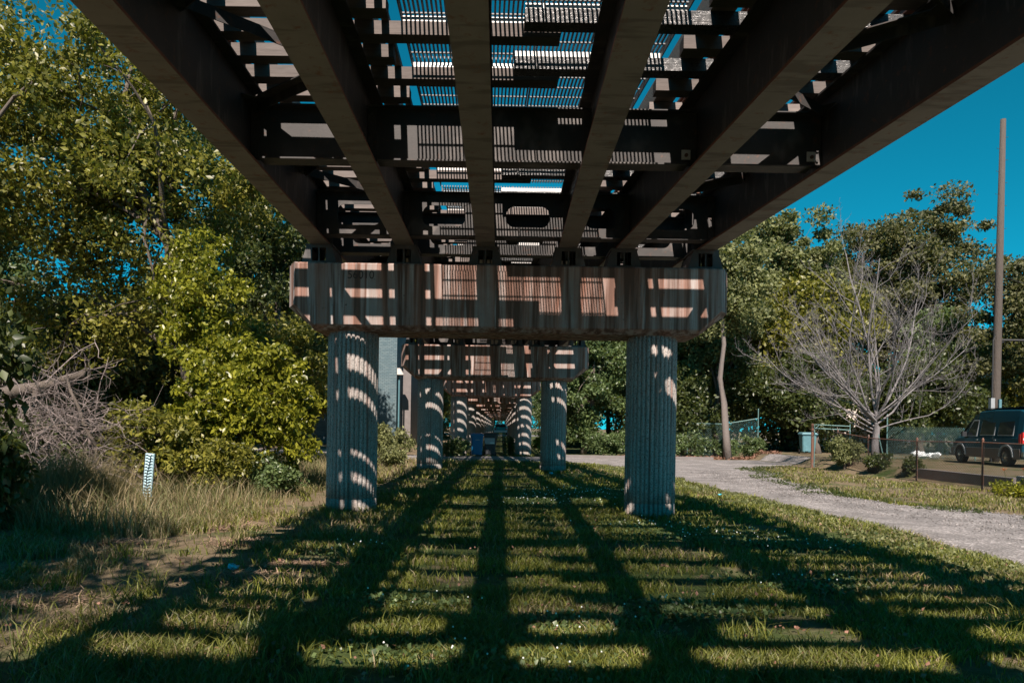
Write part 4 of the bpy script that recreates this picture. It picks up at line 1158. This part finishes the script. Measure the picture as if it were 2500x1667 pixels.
# ------------------------------------------------------------------ wheeled bins
def cart(x, y, mat, label, rz=0.0, h=1.12, wd=.62, dp=.7, lab=None):
    e = empty('wheeled_bin', (x, y, gzf(x, y)+.03), rz); tag(e, label, 'bin')
    b0, b1 = .40, .5
    mb = MB(); H = h-.1
    rings = [(.08, wd*.40, dp*.34), (.12, wd*.42, dp*.37), (H-.08, wd*.49, dp*.47), (H-.08, wd*.515, dp*.49), (H, wd*.52, dp*.50)]
    vs = []; fs = []
    for (z, a, b) in rings:
        c = .045
        vs += [(-a+c, -b, z), (a-c, -b, z), (a, -b+c, z), (a, b-c, z), (a-c, b, z), (-a+c, b, z), (-a, b-c, z), (-a, -b+c, z)]
    for i in range(len(rings)-1):
        for k in range(8):
            k2 = (k+1) % 8; fs.append((i*8+k, i*8+k2, (i+1)*8+k2, (i+1)*8+k))
    fs.append(tuple(range(8))[::-1]); fs.append(tuple(len(vs)-8+k for k in range(8)))
    mb.add(vs, fs)
    mb.build('body', M[mat], e)
    lm = MB(); a, b = wd*.54, dp*.53
    lm.hexa([(-a, -b, H+.004), (a, -b, H+.004), (a, b, H+.004), (-a, b, H+.004), (-a*.86, -b*.9, H+.075), (a*.86, -b*.9, H+.075), (a*.86, b*.9, H+.11), (-a*.86, b*.9, H+.11)])
    lm.box(-a, a, -b-.02, -b, H-.03, H+.02)
    lm.build('lid', M[mat], e)
    MB().tube([(-wd*.4, dp*.50, H-.06), (-wd*.4, dp*.62, H-.02), (wd*.4, dp*.62, H-.02), (wd*.4, dp*.50, H-.06)], .018, 6).build('handle', M[mat], e)
    for s in (-1, 1):
        o = MB().lathe([(.02, -.03), (.13, -.03), (.13, .03), (.02, .03)], 16, (0, 0, 0), 'X').build('wheel', M['tyre'], e); o.location = (s*wd*.47, dp*.36, .13)
    MB().box(-wd*.28, -wd*.05, -dp*.40-.02, -dp*.36, .14, .45).build('front_rib', M[mat], e)
    if lab == 'flag':
        MB().hexa([(-.26, -dp*.485, .66), (.24, -dp*.485, .66), (.24, -dp*.44, .66), (-.26, -dp*.44, .66), (-.32, -dp*.515, .98), (.24, -dp*.515, .98), (.24, -dp*.46, .98), (-.32, -dp*.46, .98)]).build('front_panel', M['trim'], e)
        MB().box(.0, .22, -dp*.50-.012, -dp*.50+.0, .70, .75).build('label_plate', M['label'], e)
    elif lab == 'text':
        MB().box(-.1, .12, -dp*.50-.006, -dp*.5+.002, .86, .89).build('label_plate', M['trim'], e)
    return e
cart(-1.32, 37.9, 'bin_blue', 'blue wheeled recycling bin at the alley under the viaduct', .12, 1.22, .64, .7, 'text')
cart(-.62, 38.1, 'bin_black', 'black wheeled bin with a pale front panel, right of the blue bin', .05, 1.26, .66, .7, 'flag')
cart(17.4, 40.4, 'bin_teal', 'faded teal wheeled bin in the shade at the end of the gravel road', -.1, 1.2, .8, .75)

# ------------------------------------------------------------------ marker post, litter, bags, flowers
e = empty('marker_post', (-6.28, 12.6, gzf(-6.28, 12.6))); tag(e, 'leaning pale blue plastic marker post wrapped by a dark vine', 'post')
e.rotation_euler = (0.0, .06, .1)
MB().prism([(-.075, -.02), (-.06, -.035), (.06, -.035), (.075, -.02), (.075, .02), (-.075, .02)], -.1, .95, 'Z').build('post_body', M['post'], e)
MB().box(-.085, -.0755, -.03, .02, .0, .95).build('dark_edge', M['insul'], e)
mb = MB(); pts = [(0.02*math.sin(z*9), -.045, z) for z in np.linspace(.0, .9, 18)]; mb.tube(pts, .006, 4)
for z in np.linspace(.06, .9, 17):
    for s in (-1, 1):
        mb.tube([(0.02*math.sin(z*9), -.045, z), (s*.035, -.048, z+.025), (s*.07, -.045, z+.01+.02*rng.random())], [.006, .008, .003], 4)
mb.build('vine', M['vine'], e)

def crumple(name, x, y, r, mat, label, cat):
    mb = MB(); n, m = 9, 6; vs = []; fs = []
    for i in range(m):
        for k in range(n):
            t = PI*i/(m-1); a = 2*PI*k/n; rr = r*(0.65+0.5*rng.random())
            vs.append((rr*math.sin(t)*math.cos(a)*1.3, rr*math.sin(t)*math.sin(a), rr*(math.cos(t)*.6+.55)))
    for i in range(m-1):
        for k in range(n):
            k2 = (k+1) % n; fs.append((i*n+k, i*n+k2, (i+1)*n+k2, (i+1)*n+k))
    mb.add(vs, fs); o = mb.build(name, M[mat]); o.location = (x, y, gzf(x, y)+0.03); tag(o, label, cat); return o
crumple('plastic_litter', -2.83, 7.55, .055, 'litter', 'crumpled blue plastic in the grass in front of the left column', 'litter')
crumple('plastic_litter', 5.25, 17.0, .045, 'litter', 'scrap of bright blue plastic at the edge of the gravel road', 'litter')
crumple('plastic_litter', 1.7, 24.0, .06, 'litter', 'tiny blue scrap in the grass beside the second right column', 'litter')
crumple('rubbish_bag', 20.4, 34.6, .33, 'bag', 'white plastic bag behind the green fence, the left of the two', 'bag')
crumple('rubbish_bag', 21.2, 34.8, .28, 'bag', 'white plastic bag behind the green fence, the right of the two', 'bag')

def lily(x, y, n, label):
    e = empty('orange_lily', (x, y, gzf(x, y))); tag(e, label, 'flower')
    st_ = MB(); pt = MB()
    for i in range(n):
        px, py, h = rng.normal()*.22, rng.normal()*.2, .5+.45*rng.random()
        st_.tube([(px*.5, py*.5, 0), (px*.9, py*.9, h*.6), (px, py, h)], .006, 3)
        for q in range(5):
            a = q*2*PI/5; pt.add([(px, py, h), (px+.05*math.cos(a-.4), py+.05*math.sin(a-.4), h+.05), (px+.09*math.cos(a), py+.09*math.sin(a), h+.08), (px+.05*math.cos(a+.4), py+.05*math.sin(a+.4), h+.05)], [(0, 1, 2, 3)])
    st_.build('stems', M['leafC'], e); pt.build('petals', M['orange'], e)
lily(14.0, 18.8, 9, 'orange lilies growing behind the fence, the left clump')
lily(14.2, 18.0, 12, 'orange lilies growing behind the fence at the right edge of the view')

# ------------------------------------------------------------------ grass
def blades(P, h, wd, lean, nm, mat, kindtag=True):
    n = len(P); a = rng.random(n)*2*PI; s = np.stack([np.cos(a), np.sin(a), np.zeros(n)], 1)*wd[:, None]*.5
    b = rng.random(n)*2*PI; d = np.stack([np.cos(b), np.sin(b), np.zeros(n)], 1)*(h*lean*(0.3+rng.random(n)))[:, None]
    up = np.zeros((n, 3)); up[:, 2] = h
    m = P+up*.55+d*.35; t = P+up*(1-0.25*lean)+d
    V = np.stack([P-s, P+s, m+s*.75, m-s*.75, t], 1).reshape(-1, 3); i = np.arange(n)*5
    return mesh_np(nm, V, [np.stack([i, i+1, i+2, i+3], 1), np.stack([i+3, i+2, i+4], 1)], mat)

def on_road(x, y):
    a = (x > road_in(y)+.05) & (x < road_out(y)-.05) & (y < 34.2)
    b = (y > 33.4) & (y < 38.3) & (x > -24) & (x < 15)
    c = np.zeros_like(a)
    for (py, cx) in zip(PY[:4], COLX[:4]):
        for q in cx: c |= (x-q)**2+(y-py)**2 < .44**2
    return a | b | c
n = 330000
u = rng.random(n); Y = 3.6*np.exp(u*math.log(33/3.6)); X = (rng.random(n)*1.62-.84)*Y
X = np.clip(X, -60, 60)
keep = ~on_road(X, Y) & (X > -9.5) & (X < 13.6)
bare = smoothn(X, Y, 0.9, 11)*0.6+smoothn(X, Y, 0.3, 12)*0.4
dryz = np.clip((-X-1.0)/3.5, 0, 1)*0.5
keep &= rng.random(n) > np.clip((bare-0.50+0.15*(dryz > .25))*6, 0, .95)
X, Y, bare, dryz = X[keep], Y[keep], bare[keep], dryz[keep]
inner = (X > -4) & (X < 6)
h = (0.045+0.06*rng.random(len(X)))*(0.7+0.9*smoothn(X, Y, .5, 21))*(1+0.012*Y)
h *= np.where(X < -1.6, 1.45, 1.0)*np.where(X > 9.5, .8, 1)
P = np.stack([X, Y, gz(X, Y)-.005], 1); wd = .0045+.00095*Y
dsel = rng.random(len(X)) < (0.06+dryz*1.0+0.25*(X > 9)+0.45*np.clip((smoothn(X, Y, 1.4, 31)-.6)*4, 0, 1))
for sel, nm, mt_ in ((~dsel, 'lawn_grass', M['blade']), (dsel, 'dry_lawn_grass', M['bladedry'])):
    o = link(nm, blades(P[sel], h[sel], wd[sel], .7, nm, mt_))
    tag(o, 'short green lawn grass under the viaduct' if nm == 'lawn_grass' else 'dry straw-coloured grass blades mixed through the lawn', 'grass', kind='stuff')
# tufts: taller bunches
tx, ty, th = [], [], []
for i in range(520):
    yy = 4.2*math.exp(rng.random()*math.log(24/4.2)); xx = (rng.random()*1.5-.75)*yy
    if xx < -7 or xx > 6 or on_road(np.array([xx]), np.array([yy]))[0]: continue
    if xx > -1.2 and rng.random() < .72: continue
    k = int(14+rng.random()*22); tx.append(xx+rng.normal(size=k)*.07); ty.append(yy+rng.normal(size=k)*.07); th.append(np.full(k, .10+.13*rng.random()))
# around column feet
for (py, cx) in zip(PY[1:4], COLX[1:4]):
    for q in cx:
        a = rng.random(260)*2*PI; rr = .47+.16*rng.random(260)**2; tx.append(q+rr*np.cos(a)); ty.append(py+rr*np.sin(a)); th.append(np.full(260, .17))
tx, ty, th = map(np.concatenate, (tx, ty, th)); th = th*(.5+.8*rng.random(len(tx)))
tag(link('grass_tufts', blades(np.stack([tx, ty, gz(tx, ty)], 1), th, .006+.0009*ty, 1.0, 'grass_tufts', M['blade'])), 'taller green tufts of grass scattered over the lawn', 'grass', kind='stuff')
# long weeds along the left thicket
n = 16000
Y = 9.5+16*rng.random(n)**1.3; X = -4.4-rng.random(n)**1.4*4.5 + .04*(Y-12); h = (.18+.38*rng.random(n)**1.5)*np.clip((-X-3.9)/1.2, .35, 1.3)
dd_ = rng.random(n) < .5+.3*(smoothn(X, Y, 1.1, 51)-.5)
for sel, mt_, lb_ in ((~dd_, 'leafD', 'long green weedy grass along the foot of the left thicket'), (dd_, 'bladedry', 'long tan seeding grass along the foot of the left thicket')):
    tag(link('long_grass', blades(np.stack([X, Y, gz(X, Y)], 1)[sel], h[sel]*(1 if mt_ == 'leafD' else 1.15), np.full(int(sel.sum()), .011), .6, 'long_grass', M[mt_])), lb_, 'grass', kind='stuff')
# tall dry clump
n = 3800
a = rng.normal(size=n); X = -7.1+a*.6; Y = 11.7+rng.normal(size=n)*.45; h = (.5+.75*rng.random(n))*np.exp(-.35*a*a)
tag(link('dry_tall_grass', blades(np.stack([X, Y, gz(X, Y)], 1), h, np.full(n, .010), .45, 'dry_tall_grass', M['bladedry'])), 'clump of tall dry tan grass left of the marker post', 'grass')
# straw mats (cut dry grass lying flat)
cs = [(-5.3, 11.6, .9, .5), (-4.2, 10.9, .6, .35), (-3.2, 11.9, .6, .3), (-2.15, 7.9, .45, .22), (-2.7, 7.3, .5, .2), (-2.3, 6.2, .4, .2), (-2.6, 5.5, .35, .2), (-4.2, 6.3, .5, .3), (-5.4, 9.0, .7, .3), (-3.2, 9.2, .5, .3)]
X, Y = [], []
for (cx, cy, rx, ry) in cs:
    k = int(2400*rx*ry*4); X.append(cx+rng.normal(size=k)*rx*.5); Y.append(cy+rng.normal(size=k)*ry*.5)
X = np.concatenate(X); Y = np.concatenate(Y); n = len(X); a = rng.random(n)*2*PI; L = .05+.1*rng.random(n)
d = np.stack([np.cos(a), np.sin(a), rng.normal(size=n)*.15], 1)*L[:, None]; s = np.stack([-np.sin(a), np.cos(a), np.zeros(n)], 1)*.004
P = np.stack([X, Y, gz(X, Y)+.01+.035*rng.random(n)], 1); V = np.stack([P-s, P+s, P+d+s, P+d-s], 1).reshape(-1, 3); i = np.arange(n)*4
tag(link('straw_litter', mesh_np('straw_litter', V, np.stack([i, i+1, i+2, i+3], 1), M['straw'])), 'mats of cut dry straw lying on the left verge', 'straw', kind='stuff')
# clover leaves and flower heads
cl = [(3.3, 10.5, 1.2, .6), (2.3, 11.4, .9, .5), (4.2, 9.8, .8, .5), (.7, 5.7, .5, .35), (1.6, 6.2, .6, .3), (-.9, 6.4, .5, .3), (3.2, 7.2, .7, .3), (.8, 15.5, 1, 1.5), (2.2, 17, .8, 1.5), (-1.8, 8.8, .4, .5), (-.1, 4.9, .8, .4)]
X, Y = [], []; FX, FY = [], []
for (cx, cy, rx, ry) in cl:
    k = int(1900*rx*ry*3); X.append(cx+rng.normal(size=k)*rx*.6); Y.append(cy+rng.normal(size=k)*ry*.6)
    k = int(12*rx*ry*3)+2; FX.append(cx+rng.normal(size=k)*rx*.6); FY.append(cy+rng.normal(size=k)*ry*.6)
X, Y = np.concatenate(X), np.concatenate(Y); kk = ~on_road(X, Y); X, Y = X[kk], Y[kk]
V, F = leaves(np.stack([X, Y, gz(X, Y)+.045], 1), .02, int(len(X)*1.0), .038, .3, 0, .9, 2.5)
tag(link('clover_patch', mesh_np('clover_patch', V, F, M['leafF'])), 'low clover leaves spread through the lawn', 'clover', kind='stuff')
mb = MB()
FX, FY = np.concatenate(FX), np.concatenate(FY)
for x, y in zip(FX, FY):
    z = gzf(x, y)+.07+.05*rng.random(); r = .005+.00045*y
    mb.lathe([(r*.3, z-r), (r, z-r*.3), (r*.9, z+r*.4), (r*.3, z+r)], 5, (x, y, 0))
tag(mb.build('clover_flowers', M['clover']), 'tiny white clover flower heads dotted over the lawn', 'flowers', kind='stuff')
# broadleaf weeds at the road edge
n = 7500; Y = 7+26*rng.random(n)**1.6; X = road_in(Y)-.12-.9*rng.random(n)**1.5
V, F = leaves(np.stack([X, Y, gz(X, Y)+.03], 1), .03, n*2, .05, .4, 0, .7, 1.6)
tag(link('verge_weeds', mesh_np('verge_weeds', V, F, M['leafD'])), 'low broad-leaved weeds along the near edge of the gravel road', 'weeds', kind='stuff')
# loose stones on the road
n = 5200; Y = 7.5+20*rng.random(n)**1.5; X = road_in(Y)+(road_out(Y)-road_in(Y))*(.25+.75*rng.random(n)**.7)
r = .008+.016*rng.random(n)**2+.0004*Y; base = np.array([(1,0,0),(0,1,0),(-1,0,0),(0,-1,0),(0,0,.8),(0,0,-.4)], float)
V = (np.stack([X, Y, gz(X, Y)+.035], 1)[:, None, :]+base[None]*(r[:, None, None]*(0.6+.8*rng.random((n, 6, 1))))).reshape(-1, 3)
fb = np.array([(0,1,4),(1,2,4),(2,3,4),(3,0,4),(1,0,5),(2,1,5),(3,2,5),(0,3,5)]); F = (fb[None]+np.arange(n)[:, None, None]*6).reshape(-1, 3)
tag(link('loose_stones', mesh_np('loose_stones', V, F, M['gravel'])), 'loose pale gravel stones on the road surface', 'gravel', kind='stuff')
# ragged weeds creeping over the outer road edge
n = 6500; Y = 12+20*rng.random(n)**1.2; X = road_out(Y)+.25-1.1*rng.random(n)**1.8; kk = smoothn(X, Y, .5, 41) > .42; X, Y = X[kk], Y[kk]
V, F = leaves(np.stack([X, Y, gz(X, Y)+.045], 1), .03, len(X)*2, .055, .4, 0, .6, 1.6)
tag(link('road_edge_weeds', mesh_np('road_edge_weeds', V, F, M['leafC'])), 'ragged low weeds creeping over the far edge of the gravel road', 'weeds', kind='stuff')
# scattered dead leaves in the lawn
n = 2600; Y = 4*np.exp(rng.random(n)*math.log(26/4)); X = (rng.random(n)*1.5-.76)*Y; kk = ~on_road(X, Y) & (X > -8) & (X < 6); X, Y = X[kk], Y[kk]
V, F = leaves(np.stack([X, Y, gz(X, Y)+.05], 1), .03, len(X), .036, .5, 0, .7, 1.2)
tag(link('dead_leaves', mesh_np('dead_leaves', V, F, M['rust_leaf'])), 'small brown dead leaves scattered over the lawn', 'leaves', kind='stuff')
# creeper through the brush pile
n = 5200; cc = np.array([(-9.6+rng.normal()*.7, 13.3+rng.normal()*.4, .3+1.5*rng.random()**1.3) for _ in range(60)])
V, F = leaves(cc, .28, n, .085)
tag(link('creeper', mesh_np('creeper', V, F, M['leafC'])), 'dark creeper growing through the left part of the brush pile', 'plant')
# fallen leaves by the kerb
n = 2600; X = 6.5+9*rng.random(n); Y = 39.2+.9*rng.random(n)
V, F = leaves(np.stack([X, Y, gz(X, Y)+.06], 1), .06, n, .13, .5, 0, .6, 1.5)
tag(link('fallen_leaves', mesh_np('fallen_leaves', V, F, M['rust_leaf'])), 'rust-brown fallen leaves heaped along the alley kerb', 'leaves', kind='stuff')
